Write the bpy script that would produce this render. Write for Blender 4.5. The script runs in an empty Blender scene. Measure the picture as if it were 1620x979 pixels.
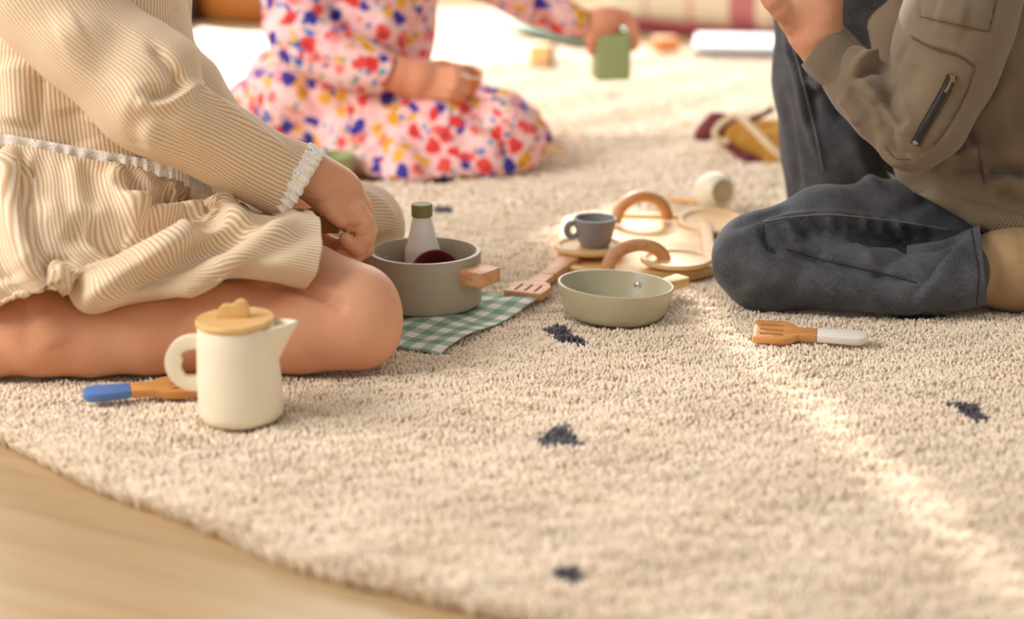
import bpy, bmesh, math, random
import numpy as np
from mathutils import Vector, Matrix
from mathutils.bvhtree import BVHTree

random.seed(4); RNG = np.random.default_rng(7)
C = bpy.context.scene.collection
SC = bpy.context.scene
# ------------------------------------------------------------------ camera
F = 2900.0; PITCH = math.radians(16.45); H = 0.62
cp, sp = math.cos(PITCH), math.sin(PITCH)
cd = bpy.data.cameras.new('camera'); cam = bpy.data.objects.new('camera', cd); C.objects.link(cam)
cam.location = (0, 0, H); cam.rotation_euler = (math.pi/2 - PITCH, 0, 0)
cd.sensor_width = 36; cd.lens = F/1620*36; cd.clip_start = .05
cd.dof.use_dof = True; cd.dof.focus_distance = 2.07; cd.dof.aperture_fstop = 2.3
SC.camera = cam
# ------------------------------------------------------------------ light
SC.view_settings.view_transform = 'Standard'; SC.view_settings.look = 'None'
SC.view_settings.gamma = 1; SC.view_settings.use_curve_mapping = False
SC.view_settings.exposure = 0.52
w = bpy.data.worlds.new('world'); SC.world = w; w.use_nodes = True
w.node_tree.nodes['Background'].inputs[0].default_value = (1.0, .955, .915, 1)
w.node_tree.nodes['Background'].inputs[1].default_value = 0.36
sl = bpy.data.lights.new('sun', 'SUN'); so = bpy.data.objects.new('sun', sl); C.objects.link(so)
sl.energy = 4.4; sl.angle = math.radians(.6); sl.color = (1, .955, .91)
SD = Vector((.21, -.978, -.625)).normalized()
so.rotation_euler = SD.to_track_quat('-Z', 'Y').to_euler(); so.location = (-1, 5, 4)
def area(name, loc, target, sx, sy, e, col):
    l = bpy.data.lights.new(name, 'AREA'); o = bpy.data.objects.new(name, l); C.objects.link(o)
    l.shape = 'RECTANGLE'; l.size = sx; l.size_y = sy; l.energy = e; l.color = col
    o.location = loc; o.rotation_euler = (Vector(target)-Vector(loc)).to_track_quat('-Z', 'Y').to_euler()
    return o
area('window_light', (-.6, 5.7, 1.6), (0.2, 2.2, 0), 4.5, 1.8, 95, (1, .96, .92))
area('side_window_light', (-2.6, 1.2, 1.9), (0, 2.0, 0), 2.2, 1.6, 72, (1, .945, .885))

# ------------------------------------------------------------------ pixel helpers (photograph 1620x979 -> place)
def ray(x, y):
    u = (x-810)/F; v = (489.5-y)/F
    return np.array([u, cp+v*sp, -sp+v*cp])
def G(x, y, z=0.0):
    r = ray(x, y); return np.array([0, 0, H]) + r*(z-H)/r[2]
def at(x, y, Y):
    r = ray(x, y); return np.array([0, 0, H]) + r*Y/r[1]
def mpp(P):                       # metres per pixel at a point
    return (P[1]*cp - (P[2]-H)*sp)/F
def K(x, y, Y, rpx):              # a joint: point and radius
    p = at(x, y, Y); return p, rpx*mpp(p)
def KZ(x, y, z, rpx):
    p = G(x, y, z); return p, rpx*mpp(p)

# ------------------------------------------------------------------ materials
def lin(c):
    if isinstance(c, str):
        c = [int(c[i:i+2], 16)/255 for i in (0, 2, 4)]
    return tuple([(v/12.92 if v <= .04045 else ((v+.055)/1.055)**2.4) for v in c[:3]]) + (1,)
class NT:
    def __init__(s, name):
        s.m = bpy.data.materials.new(name); s.m.use_nodes = True; s.t = s.m.node_tree
        s.b = s.t.nodes['Principled BSDF']; s.out = s.t.nodes['Material Output']
    def n(s, typ, props=None, **ins):
        nd = s.t.nodes.new(typ)
        for k, v in (props or {}).items(): setattr(nd, k, v)
        for k, v in ins.items():
            key = int(k[1:]) if k[0] == 'i' and k[1:].isdigit() else k.replace('_', ' ')
            s.set(nd.inputs[key], v)
        return nd
    def set(s, inp, v):
        if hasattr(v, 'is_output'): s.t.links.new(v, inp)
        else: inp.default_value = v
    def math(s, op, a, b=0.0, c=None):
        nd = s.t.nodes.new('ShaderNodeMath'); nd.operation = op; s.set(nd.inputs[0], a); s.set(nd.inputs[1], b)
        if c is not None: s.set(nd.inputs[2], c)
        return nd.outputs[0]
    def mix(s, f, a, b):
        nd = s.t.nodes.new('ShaderNodeMix'); nd.data_type = 'RGBA'
        s.set(nd.inputs[0], f); s.set(nd.inputs[6], a); s.set(nd.inputs[7], b); return nd.outputs[2]
    def obj(s): return s.n('ShaderNodeTexCoord').outputs['Object']
    def attr(s, name): return s.n('ShaderNodeAttribute', {'attribute_name': name})
    def noise(s, scale, detail=3, vec=None, rough=.5):
        nd = s.n('ShaderNodeTexNoise', None, Scale=scale, Detail=detail, Roughness=rough)
        s.set(nd.inputs['Vector'], vec if vec is not None else s.obj()); return nd.outputs[0]
    def ramp(s, f, stops):
        nd = s.t.nodes.new('ShaderNodeValToRGB'); s.set(nd.inputs[0], f)
        e = nd.color_ramp.elements
        while len(e) < len(stops): e.new(.5)
        for q, (p, c) in zip(e, stops): q.position = p; q.color = c
        return nd.outputs[0]
    def step(s, f, a, b): return s.n('ShaderNodeMapRange', None, Value=f, From_Min=a, From_Max=b).outputs[0]
    def bump(s, h, strength=.3, dist=.001):
        nd = s.n('ShaderNodeBump', None, Height=h, Strength=strength, Distance=dist)
        s.t.links.new(nd.outputs[0], s.b.inputs['Normal'])
    def fin(s, col=None, rough=None, **kw):
        if col is not None: s.set(s.b.inputs['Base Color'], col)
        if rough is not None: s.set(s.b.inputs['Roughness'], rough)
        for k, v in kw.items(): s.set(s.b.inputs[k.replace('_', ' ')], v)
        return s.m

def plain(name, hexc, rough=.5, var=.06, nscale=20, bscale=0, bstr=.1, **kw):
    t = NT(name); c = lin(hexc); d = tuple(v*(1-var*2) for v in c[:3])+(1,)
    nz = t.noise(nscale, 3)
    t.fin(t.mix(nz, d, tuple(min(1, v*(1+var)) for v in c[:3])+(1,)), rough, **kw)
    if bscale: t.bump(t.noise(bscale, 4), bstr, .002)
    return t.m
def wood(name, light, dark, scale=1.0, axis=0, rough=.5):
    t = NT(name); mp = t.n('ShaderNodeMapping', None, Vector=t.obj())
    sc = [90*scale]*3; sc[axis] = 7*scale; mp.inputs['Scale'].default_value = sc
    nz = t.noise(1.0, 5, mp.outputs[0], .6); nz2 = t.noise(4.0, 3, mp.outputs[0])
    f = t.math('ADD', t.math('MULTIPLY', nz, .7), t.math('MULTIPLY', nz2, .3))
    t.fin(t.ramp(f, [(.32, lin(dark)), (.62, lin(light))]), rough)
    t.bump(nz2, .12, .0005)
    return t.m

def striped(name, base, stripe, n):
    t = NT(name); a = t.attr('st').outputs['Fac']
    wob = t.math('MULTIPLY', t.math('SUBTRACT', t.noise(60, 2), .5), .25)
    s_ = t.math('SINE', t.math('MULTIPLY', t.math('ADD', t.math('MULTIPLY', a, float(n)), wob), 2*math.pi))
    f = t.step(s_, -.55, .55)
    weave = t.noise(900, 2)
    col = t.mix(f, lin(base), lin(stripe))
    col = t.mix(t.math('MULTIPLY', t.step(weave, .4, .7), .22), col, lin('FFF3DC'))
    col = t.mix(t.math('MULTIPLY', t.noise(14, 2), .15), col, lin('CFAE80'))
    t.fin(col, .9, Sheen_Weight=.15)
    t.bump(t.math('ADD', t.math('MULTIPLY', s_, .55), t.math('MULTIPLY', weave, .8)), .35, .0012)
    return t.m

def skin_mat(name, base, red):
    t = NT(name)
    f = t.step(t.noise(9, 3), .35, .7)
    col = t.mix(t.math('MULTIPLY', f, .55), lin(base), lin(red))
    col = t.mix(t.math('MULTIPLY', t.step(t.noise(160, 2), .45, .75), .16), col, lin(red))
    t.fin(col, .52, Subsurface_Weight=.22, Subsurface_Scale=.012)
    t.b.inputs['Subsurface Radius'].default_value = (1, .35, .2)
    t.b.inputs['Specular IOR Level'].default_value = .35
    t.bump(t.noise(420, 3), .18, .0006)
    return t.m

def floral(name):
    t = NT(name); base = lin('F9D3D3'); col = base
    vec0 = t.obj()
    warp = t.n('ShaderNodeTexNoise', None, Scale=45.0, Detail=2.0); t.set(warp.inputs['Vector'], vec0)
    sub = t.n('ShaderNodeVectorMath', {'operation': 'SUBTRACT'}); t.set(sub.inputs[0], warp.outputs['Color']); sub.inputs[1].default_value = (.5, .5, .5)
    scl = t.n('ShaderNodeVectorMath', {'operation': 'SCALE'}); t.set(scl.inputs[0], sub.outputs[0]); scl.inputs['Scale'].default_value = .022
    add = t.n('ShaderNodeVectorMath', {'operation': 'ADD'}); t.set(add.inputs[0], vec0); t.set(add.inputs[1], scl.outputs[0])
    col = t.mix(t.math('MULTIPLY', t.step(t.noise(35, 2), .45, .6), .6), base, lin('F4ACAC'))
    cols = ['E8A62C', 'E23E3C', '3B35A0', '1F82C8', '6C9474', 'F27B72', 'EBB23A', 'E8504A', '2B3E8C']
    def layer(col, scale, off, rad, palette, core):
        mp = t.n('ShaderNodeMapping', None, Vector=add.outputs[0]); mp.inputs['Location'].default_value = off
        v = t.n('ShaderNodeTexVoronoi', {'feature': 'F1'}, Scale=scale, Randomness=.85); t.set(v.inputs['Vector'], mp.outputs[0])
        sep = t.n('ShaderNodeSeparateColor', None, Color=v.outputs['Color'])
        st = [(i/len(palette), lin(c)) for i, c in enumerate(palette)]
        rp = t.n('ShaderNodeValToRGB'); t.set(rp.inputs[0], sep.outputs[0]); rp.color_ramp.interpolation = 'CONSTANT'
        e = rp.color_ramp.elements
        while len(e) < len(st): e.new(.5)
        for q, (p_, c_) in zip(e, st): q.position = p_; q.color = c_
        m = t.n('ShaderNodeMapRange', None, Value=v.outputs['Distance'], From_Min=rad, From_Max=rad*.86).outputs[0]
        col = t.mix(m, col, rp.outputs[0])
        if core:
            m2 = t.n('ShaderNodeMapRange', None, Value=v.outputs['Distance'], From_Min=.13, From_Max=.09).outputs[0]
            col = t.mix(m2, col, lin('3A2A3C'))
        return col
    col = layer(col, 60, (.3, .1, .7), .33, ['6C9474', '1F82C8', 'F27B72', '4A6FA8', 'E9AE8A', '2FA0C0'], False)
    col = layer(col, 33, (.4, .2, .9), .36, ['E8A62C', '2F6FC0', 'EE7A70', '3B35A0', 'EBB23A', 'E8504A'], True)
    col = layer(col, 31, (0, 0, 0), .42, ['E8A62C', 'E23E3C', '3B35A0', 'F48C86', 'EBB23A', 'E8504A', '3B35A0'], True)
    t.fin(col, .85)
    return t.m

MT = {}
MT['skin1'] = skin_mat('skin_light', 'E2A983', 'D68767')
MT['skin2'] = skin_mat('skin_warm', 'E3A07C', 'D67F66')
MT['skin3'] = skin_mat('skin_tan', 'D69D7C', 'CB8A6B')
MT['stripe'] = striped('beige_striped_cotton', 'F3E2C8', 'CFA87C', 1.0)
MT['floral'] = floral('floral_cotton')
MT['cream'] = plain('cream_lacquer', 'F3E8CE', .42, .02, 8)
MT['sage'] = plain('sage_lacquer', 'ADA18A', .42, .03, 30, 600, .05)
MT['sage2'] = plain('pale_green_lacquer', 'BFB698', .38, .03, 30, 600, .05)
MT['green'] = plain('olive_green_lacquer', '9FAE77', .5, .03)
MT['capgreen'] = plain('moss_green_lacquer', '7C7A45', .5, .05)
MT['white'] = plain('white_lacquer', 'EDE6DC', .4, .02)
MT['blue'] = plain('blue_lacquer', '5F86C8', .45, .04)
MT['burg'] = plain('burgundy_lacquer', '7A2E33', .4, .05)
MT['cupgrey'] = plain('grey_blue_lacquer', '8F8D90', .45, .04)
MT['beech'] = wood('beech_wood', 'E2AE7C', 'C68A58')
MT['beechy'] = wood('beech_wood_cross', 'DBA06E', 'BD7F50', 1, 1)
MT['pale'] = wood('pale_wood', 'EFCB96', 'DDB078', .6)
MT['bamboo'] = wood('light_bamboo', 'EBC488', 'D9A763', .8)
MT['orange_wood'] = wood('orange_wood', 'DE9F5E', 'C68446')
MT['steel'] = plain('steel', 'C9CCCC', .22, .02, 20, 0, 0, Metallic=1.0)
MT['denim'] = None
def denim():
    t = NT('charcoal_denim')
    f = t.step(t.noise(26, 4), .35, .7); g = t.noise(900, 2)
    mp = t.n('ShaderNodeMapping', None, Vector=t.obj()); mp.inputs['Scale'].default_value = (900, 900, 250)
    g2 = t.noise(1, 2, mp.outputs[0])
    col = t.mix(f, lin('292A2E'), lin('505259'))
    col = t.mix(t.math('MULTIPLY', t.step(t.math('ADD', g, g2), .9, 1.3), .45), col, lin('74767B'))
    t.fin(col, .85, Sheen_Weight=.1); t.bump(t.math('ADD', g, g2), .35, .0008)
    return t.m
MT['denim'] = denim()
def jersey(name, a, b, rib=False):
    t = NT(name)
    f = t.noise(18, 4); g = t.noise(700, 2)
    col = t.mix(f, lin(a), lin(b)); col = t.mix(t.math('MULTIPLY', g, .3), col, lin(b))
    h = g
    if rib:
        s_ = t.math('SINE', t.math('MULTIPLY', t.attr('st').outputs['Fac'], 2*math.pi))
        h = t.math('ADD', g, s_); col = t.mix(t.math('MULTIPLY', t.step(s_, 0, -1), .35), col, lin('453A2D'))
    t.fin(col, .9, Sheen_Weight=.2); t.bump(h, .5 if rib else .3, .001)
    return t.m
MT['jacket'] = jersey('olive_brown_jersey', '6F5E4B', '80705A')
MT['rib'] = jersey('olive_brown_ribbing', '75644F', '87765F', True)
MT['sock'] = plain('beige_sock', 'B0906A', .95, .05, 60, 900, .4)
MT['black'] = plain('black_plastic', '15151A', .4, .02)
MT['darkseam'] = plain('dark_thread', '2A2A2E', .9, .05)
MT['seam'] = plain('grey_thread', '8A8D92', .9, .05)
MT['khaki_thread'] = plain('khaki_thread', '5E4F3C', .9, .05)
MT['hair1'] = plain('blond_hair', 'B58A56', .6, .2, 120)
MT['hair2'] = plain('brown_hair', '4A3222', .6, .2, 120)
def lace():
    t = NT('white_lace'); v = t.n('ShaderNodeTexVoronoi', {'feature': 'DISTANCE_TO_EDGE'}, Scale=330.0); t.set(v.inputs['Vector'], t.obj())
    t.fin(lin('FFF8EC'), .9); t.set(t.b.inputs['Alpha'], t.step(v.outputs['Distance'], .34, .27)); t.bump(t.noise(700, 2), .4, .001)
    return t.m
MT['lace'] = lace()

# ------------------------------------------------------------------ mesh helpers
def link(name, me, m, parent=None, smooth=True):
    o = bpy.data.objects.new(name, me); C.objects.link(o)
    if m is not None: me.materials.append(m)
    if smooth: me.polygons.foreach_set('use_smooth', [True]*len(me.polygons))
    if parent is not None: o.parent = parent; o.matrix_parent_inverse = Matrix.Translation(-Vector(parent.location)) if parent.rotation_euler[2] == 0 else parent.matrix_basis.inverted()
    return o
def mk(verts, faces, name='m'):
    me = bpy.data.meshes.new(name)
    me.from_pydata([tuple(map(float, v)) for v in verts], [], [tuple(map(int, f)) for f in faces]); me.update(); return me
def mk_quads(V, Q, name='m'):
    me = bpy.data.meshes.new(name); V = np.asarray(V, np.float32); Q = np.asarray(Q, np.int32)
    me.vertices.add(len(V)); me.vertices.foreach_set('co', V.ravel())
    k = Q.shape[1]; me.loops.add(Q.size); me.loops.foreach_set('vertex_index', Q.ravel())
    me.polygons.add(len(Q)); me.polygons.foreach_set('loop_start', np.arange(0, Q.size, k, dtype=np.int32))
    me.update(calc_edges=True); return me
def thing(name, label, cat, loc=(0, 0, 0), group=None):
    o = bpy.data.objects.new(name, None); C.objects.link(o); o.location = loc; o.empty_display_size = .05
    o['label'] = label; o['category'] = cat
    if group: o['group'] = group
    return o
def tag(o, label, cat, group=None):
    o['label'] = label; o['category'] = cat
    if group: o['group'] = group
    return o
def setst(me, vals):
    a = me.attributes.new('st', 'FLOAT', 'POINT'); a.data.foreach_set('value', np.asarray(vals, np.float32))
def bm_obj(name, bm, m, parent=None, smooth=True):
    me = bpy.data.meshes.new(name); bm.to_mesh(me); bm.free(); return link(name, me, m, parent, smooth)
def auto(o, ang=40):
    me = o.data; bm = bmesh.new(); bm.from_mesh(me)
    for e in bm.edges:
        if len(e.link_faces) == 2 and e.calc_face_angle(0) > math.radians(ang): e.smooth = False
    bm.to_mesh(me); bm.free(); return o
def lathe(prof, n=64, cap=True):
    V = []; Fc = []
    for r, z in prof:
        for i in range(n):
            a = 2*math.pi*i/n; V.append((r*math.cos(a), r*math.sin(a), z))
    for j in range(len(prof)-1):
        for i in range(n):
            k = (i+1) % n; Fc.append((j*n+i, j*n+k, (j+1)*n+k, (j+1)*n+i))
    if cap:
        Fc.append(tuple(reversed(range(n)))); L = (len(prof)-1)*n; Fc.append(tuple(range(L, L+n)))
    return V, Fc
def xform(V, M): return [tuple(M @ Vector(v)) for v in V]
def TR(loc, rx=0, ry=0, rz=0, s=1):
    return Matrix.Translation(Vector(loc)) @ Matrix.Rotation(rz, 4, 'Z') @ Matrix.Rotation(ry, 4, 'Y') @ Matrix.Rotation(rx, 4, 'X') @ Matrix.Scale(s, 4)
def add(name, VF, m, parent=None, M=None, sharp=35):
    V, Fc = VF
    if M is not None: V = xform(V, M)
    return auto(link(name, mk(V, Fc, name), m, parent), sharp)
def prism(outline, h, bev=.0015, holes=()):
    """flat board from a 2-D outline, height h, with softened edges; outline is a list of (x,y)"""
    bm = bmesh.new(); 
    vs = [bm.verts.new((x, y, 0)) for x, y in outline]; es = [bm.edges.new((vs[i], vs[(i+1) % len(vs)])) for i in range(len(vs))]
    for hl in holes:
        hv = [bm.verts.new((x, y, 0)) for x, y in hl]; es += [bm.edges.new((hv[i], hv[(i+1) % len(hv)])) for i in range(len(hv))]
    bmesh.ops.triangle_fill(bm, use_beauty=True, use_dissolve=False, edges=es)
    bmesh.ops.recalc_face_normals(bm, faces=bm.faces)
    r = bmesh.ops.extrude_face_region(bm, geom=bm.faces[:])
    bmesh.ops.translate(bm, vec=(0, 0, h), verts=[v for v in r['geom'] if isinstance(v, bmesh.types.BMVert)])
    bmesh.ops.recalc_face_normals(bm, faces=bm.faces)
    if bev:
        ed = [e for e in bm.edges if len(e.link_faces) == 2 and e.calc_face_angle(0) > 1.2]
        bmesh.ops.bevel(bm, geom=ed, offset=bev, segments=2, profile=.5, affect='EDGES', clamp_overlap=True)
    me = bpy.data.meshes.new('p'); bm.to_mesh(me); bm.free()
    V = [tuple(v.co) for v in me.vertices]; Fc = [tuple(p.vertices) for p in me.polygons]; bpy.data.meshes.remove(me)
    return V, Fc
def smooth_poly(pts, n=6):
    P = np.array(pts, float); out = []; L = len(P)
    for i in range(L):
        p0, p1, p2, p3 = P[i-1], P[i], P[(i+1) % L], P[(i+2) % L]
        for k in range(n):
            t = k/n; out.append(tuple(.5*((2*p1)+(p2-p0)*t+(2*p0-5*p1+4*p2-p3)*t*t+(-p0+3*p1-3*p2+p3)*t**3)))
    return out
def cr(P, n):
    """open Catmull-Rom through rows of P, n samples in all"""
    P = np.asarray(P, float); L = len(P); Q = np.vstack([2*P[0]-P[1], P, 2*P[-1]-P[-2]])
    T = np.linspace(0, L-1-1e-9, n); out = []
    for t in T:
        i = int(t); f = t-i; p0, p1, p2, p3 = Q[i], Q[i+1], Q[i+2], Q[i+3]
        out.append(.5*((2*p1)+(p2-p0)*f+(2*p0-5*p1+4*p2-p3)*f*f+(-p0+3*p1-3*p2+p3)*f**3))
    return np.array(out)
def tube(pts, r, n=12, closed=False, cap=True, samples=None):
    P = cr(pts, samples) if samples else np.asarray(pts, float)
    R = np.full(len(P), r) if np.isscalar(r) else np.interp(np.linspace(0, 1, len(P)), np.linspace(0, 1, len(r)), r)
    V = []; Fc = []; up = Vector((0, 0, 1)); prev = None; L = len(P)
    for i in range(L):
        a = P[(i-1) % L] if (closed or i > 0) else P[i]; b = P[(i+1) % L] if (closed or i < L-1) else P[i]
        t = Vector(b-a).normalized()
        if prev is None:
            x = t.cross(up)
            if x.length < 1e-3: x = t.cross(Vector((1, 0, 0)))
        else: x = prev - t*prev.dot(t)
        x.normalize(); prev = x; y = t.cross(x)
        for k in range(n):
            q = 2*math.pi*k/n; V.append(tuple(Vector(P[i]) + (x*math.cos(q)+y*math.sin(q))*float(R[i])))
    for i in range(L if closed else L-1):
        j = (i+1) % L
        for k in range(n):
            k2 = (k+1) % n; Fc.append((i*n+k, j*n+k, j*n+k2, i*n+k2))
    if cap and not closed: Fc.append(tuple(range(n))); Fc.append(tuple(reversed(range((L-1)*n, L*n))))
    return V, Fc
def merge(*VFs):
    V = []; Fc = []
    for v, f in VFs:
        o = len(V); V += list(v); Fc += [tuple(i+o for i in q) for q in f]
    return V, Fc

# ---------------- signed-distance sculpting
def cap(a, b, k=None, neg=False): return ('c', a[0], a[1], b[0], b[1], k, neg)
def chain(js, k=None): return [cap(js[i], js[i+1], k) for i in range(len(js)-1)]
def ell(c, r, R=None, k=None, neg=False): return ('e', np.asarray(c, float), np.asarray(r, float), R, k, neg)
def sdf_mesh(prims, res=.004, k=.012, clip=None):
    lo = np.full(3, 1e9); hi = -lo
    for p in prims:
        if p[-1]: continue
        if p[0] == 'c':
            for c, r in ((p[1], p[2]), (p[3], p[4])): lo = np.minimum(lo, c-r); hi = np.maximum(hi, c+r)
        else: r = max(p[2]); lo = np.minimum(lo, p[1]-r); hi = np.maximum(hi, p[1]+r)
    lo -= 4*res+k; hi += 4*res+k
    n = np.ceil((hi-lo)/res).astype(int)+1
    f = np.full(n, .5, np.float32); ax = [lo[i]+res*np.arange(n[i]) for i in range(3)]
    for p in prims:
        kk = p[-2] or k
        if p[0] == 'c':
            a, ra, b, rb = p[1:5]; plo = np.minimum(a-ra, b-rb); phi = np.maximum(a+ra, b+rb)
        else: r = max(p[2]); plo = p[1]-r; phi = p[1]+r
        i0 = np.maximum(0, np.floor((plo-kk-3*res-lo)/res).astype(int)); i1 = np.minimum(n, np.ceil((phi+kk+3*res-lo)/res).astype(int)+1)
        if (i1 <= i0).any(): continue
        X = ax[0][i0[0]:i1[0]][:, None, None]; Y = ax[1][i0[1]:i1[1]][None, :, None]; Z = ax[2][i0[2]:i1[2]][None, None, :]
        if p[0] == 'c':
            d = b-a; L = max(d @ d, 1e-12)
            t = np.clip(((X-a[0])*d[0]+(Y-a[1])*d[1]+(Z-a[2])*d[2])/L, 0, 1)
            g = np.sqrt((X-a[0]-t*d[0])**2+(Y-a[1]-t*d[1])**2+(Z-a[2]-t*d[2])**2) - (ra+(rb-ra)*t)
        else:
            q = [X-p[1][0]+0*Y+0*Z, Y-p[1][1]+0*X+0*Z, Z-p[1][2]+0*X+0*Y]
            if p[3] is not None:
                R = p[3]; q = [R[0][j]*q[0]+R[1][j]*q[1]+R[2][j]*q[2] for j in range(3)]
            r = p[2]; k0 = np.sqrt(sum((q[j]/r[j])**2 for j in range(3)))+1e-9; k1 = np.sqrt(sum((q[j]/r[j]**2)**2 for j in range(3)))+1e-9
            g = k0*(k0-1)/k1
        s = f[i0[0]:i1[0], i0[1]:i1[1], i0[2]:i1[2]]
        if p[-1]:
            g = -g; h = np.clip(.5-.5*(g-s)/kk, 0, 1); s[...] = g*h + s*(1-h) + 0; s[...] = s+kk*h*(1-h) if False else np.maximum(s, g)
        else:
            h = np.clip(.5+.5*(s-g)/kk, 0, 1); s[...] = s*(1-h)+g*h-kk*h*(1-h)
    if clip is not None: f = clip(f, ax)
    ins = f < 0
    c8 = [(i, j, l) for i in (0, 1) for j in (0, 1) for l in (0, 1)]
    S = sum(ins[i:n[0]-1+i, j:n[1]-1+j, l:n[2]-1+l].astype(np.int8) for i, j, l in c8)
    idx = np.argwhere((S > 0) & (S < 8)); N = len(idx)
    mp = np.full(S.shape, -1, np.int32); mp[idx[:, 0], idx[:, 1], idx[:, 2]] = np.arange(N)
    val = {c: f[idx[:, 0]+c[0], idx[:, 1]+c[1], idx[:, 2]+c[2]] for c in c8}
    acc = np.zeros((N, 3)); cnt = np.zeros(N)
    for c in c8:
        for ax_ in range(3):
            if c[ax_] == 0:
                e = list(c); e[ax_] = 1; e = tuple(e); va, vb = val[c], val[e]; m = (va < 0) != (vb < 0)
                t = va/(va-vb+1e-20); pt = np.tile(np.array(c, float), (N, 1)); pt[:, ax_] = t
                acc[m] += pt[m]; cnt[m] += 1
    V = (idx+acc/cnt[:, None])*res+lo
    Q = []
    for a_ in range(3):
        b_, c_ = (a_+1) % 3, (a_+2) % 3
        sl0 = [slice(None)]*3; sl1 = [slice(None)]*3; sl0[a_] = slice(0, -1); sl1[a_] = slice(1, None)
        i0_ = ins[tuple(sl0)]; i1_ = ins[tuple(sl1)]
        for flip, m in ((False, i0_ & ~i1_), (True, ~i0_ & i1_)):
            E = np.argwhere(m); E = E[(E[:, b_] > 0) & (E[:, c_] > 0) & (E[:, b_] < S.shape[b_]) & (E[:, c_] < S.shape[c_])]
            if not len(E): continue
            def cell(db, dc):
                q = E.copy(); q[:, b_] -= db; q[:, c_] -= dc; return mp[q[:, 0], q[:, 1], q[:, 2]]
            quad = np.stack([cell(1, 1), cell(0, 1), cell(0, 0), cell(1, 0)], 1)
            Q.append(quad[:, ::-1] if flip else quad)
    Q = np.vstack(Q); Q = Q[(Q >= 0).all(1)]
    return V, Q
def normals(V, Q):
    n_ = np.cross(V[Q[:, 2]]-V[Q[:, 0]], V[Q[:, 3]]-V[Q[:, 1]]); N = np.zeros_like(V)
    for j in range(4): np.add.at(N, Q[:, j], n_)
    return N/(np.linalg.norm(N, axis=1)[:, None]+1e-12)
def hit(V, Q, px, py, bvh=None):
    b = bvh or BVHTree.FromPolygons([tuple(v) for v in V], [tuple(map(int, q)) for q in Q])
    r = Vector(ray(px, py)).normalized(); h_ = b.ray_cast(Vector((0, 0, H)), r); return h_[0]
fold_gain = 1.35
def folds(V, Q, lines):
    """raise (amp>0) or press (amp<0) creases along lines given where the photo shows them, laid on the surface"""
    V = np.array(V, float); Q = np.asarray(Q)
    bvh = BVHTree.FromPolygons([tuple(v) for v in V], [tuple(map(int, q)) for q in Q]); N = normals(V, Q); D = np.zeros(len(V))
    for pts, wd, amp in lines:
        amp *= fold_gain
        P = cr(np.array(pts, float), max(8, 6*len(pts))); W = []
        for x, y in P:
            h_ = hit(V, Q, x, y, bvh)
            if h_ is not None: W.append(np.array(h_))
        if len(W) < 2: continue
        W = np.array(W); d = np.full(len(V), 9.); tt = np.zeros(len(V)); box = (V > W.min(0)-3*wd).all(1) & (V < W.max(0)+3*wd).all(1); S = V[box]
        if not len(S): continue
        best = np.full(len(S), 9.); bt = np.zeros(len(S))
        for i in range(len(W)-1):
            a, b = W[i], W[i+1]; ab = b-a
            if ab @ ab > .03**2*4: continue
            t = np.clip(((S-a) @ ab)/max(ab @ ab, 1e-12), 0, 1); q = np.linalg.norm(S-a-t[:, None]*ab, axis=1)
            m = q < best; best[m] = q[m]; bt[m] = ((i+t)/(len(W)-1))[m]
        fade = np.clip(np.minimum(bt, 1-bt)*5+.25, 0, 1)
        D[box] += amp*np.exp(-(best/wd)**2)*fade
    return V + N*D[:, None]
def fnoise(V, N, amp, freq, seed=0, stretch=(1, 1, 1)):
    r = np.random.default_rng(seed); out = np.zeros(len(V)); S = V*np.array(stretch)
    for i in range(7):
        k = r.normal(size=3); k /= np.linalg.norm(k); out += np.sin(S @ k*freq*(.6+r.random()*1.2)+r.random()*6.28)
    return V + N*(out*amp/3)[:, None]
def sdf_obj(name, prims, res, k, m, parent=None, lines=(), noise=None, clip=None):
    V, Q = sdf_mesh(prims, res, k, clip)
    if noise: V = fnoise(V, normals(V, Q), *noise)
    if lines: V = folds(V, Q, lines)
    return link(name, mk_quads(V, Q, name), m, parent), V, Q

# ---------------- lofts between silhouette points
def loft(rings, nu=96, nv=80, turns=1.0, e=1.0, seam=1.5*math.pi):
    """rings: (Ax,Ay,YA,Bx,By,YB,t). cross-sections: A..B across the view, t = half thickness in depth"""
    R = cr(np.array([list(at(a, b, ya))+list(at(c, d, yb))+[t] for a, b, ya, c, d, yb, t in rings]), nv)
    V = np.zeros((nv, nu+1, 3)); th = np.linspace(0, 2*math.pi, nu+1)+seam
    for j in range(nv):
        A, B, t = R[j, :3], R[j, 3:6], R[j, 6]; c = (A+B)/2; a = (A-B)/2
        dn = c-np.array([0, 0, H]); dn /= np.linalg.norm(dn); b = -dn; b = b-a*(a @ b)/max(a @ a, 1e-9)*.0
        ct, st = np.cos(th), np.sin(th)
        V[j] = c+np.sign(ct)[:, None]*(np.abs(ct)**e)[:, None]*a+np.sign(st)[:, None]*(np.abs(st)**e)[:, None]*b*t
    Vf = V.reshape(-1, 3); idx = np.arange(nv*(nu+1)).reshape(nv, nu+1)
    Q = np.stack([idx[:-1, :-1].ravel(), idx[:-1, 1:].ravel(), idx[1:, 1:].ravel(), idx[1:, :-1].ravel()], 1)
    # arc-length based coordinate so that stripes keep their width
    u = np.tile(np.linspace(0, turns, nu+1), (nv, 1)).ravel(); v = np.repeat(np.linspace(0, 1, nv), nu+1)
    # orientation
    N = normals(Vf, Q); cc = np.repeat(((R[:, :3]+R[:, 3:6])/2), nu+1, axis=0)
    if ((Vf-cc)*N).sum() < 0: Q = Q[:, ::-1]
    return Vf, Q, u, v
def weldseam(V, nu, nv):
    W = V.reshape(nv, nu+1, 3); W[:, -1] = W[:, 0]; return W.reshape(-1, 3)
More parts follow.
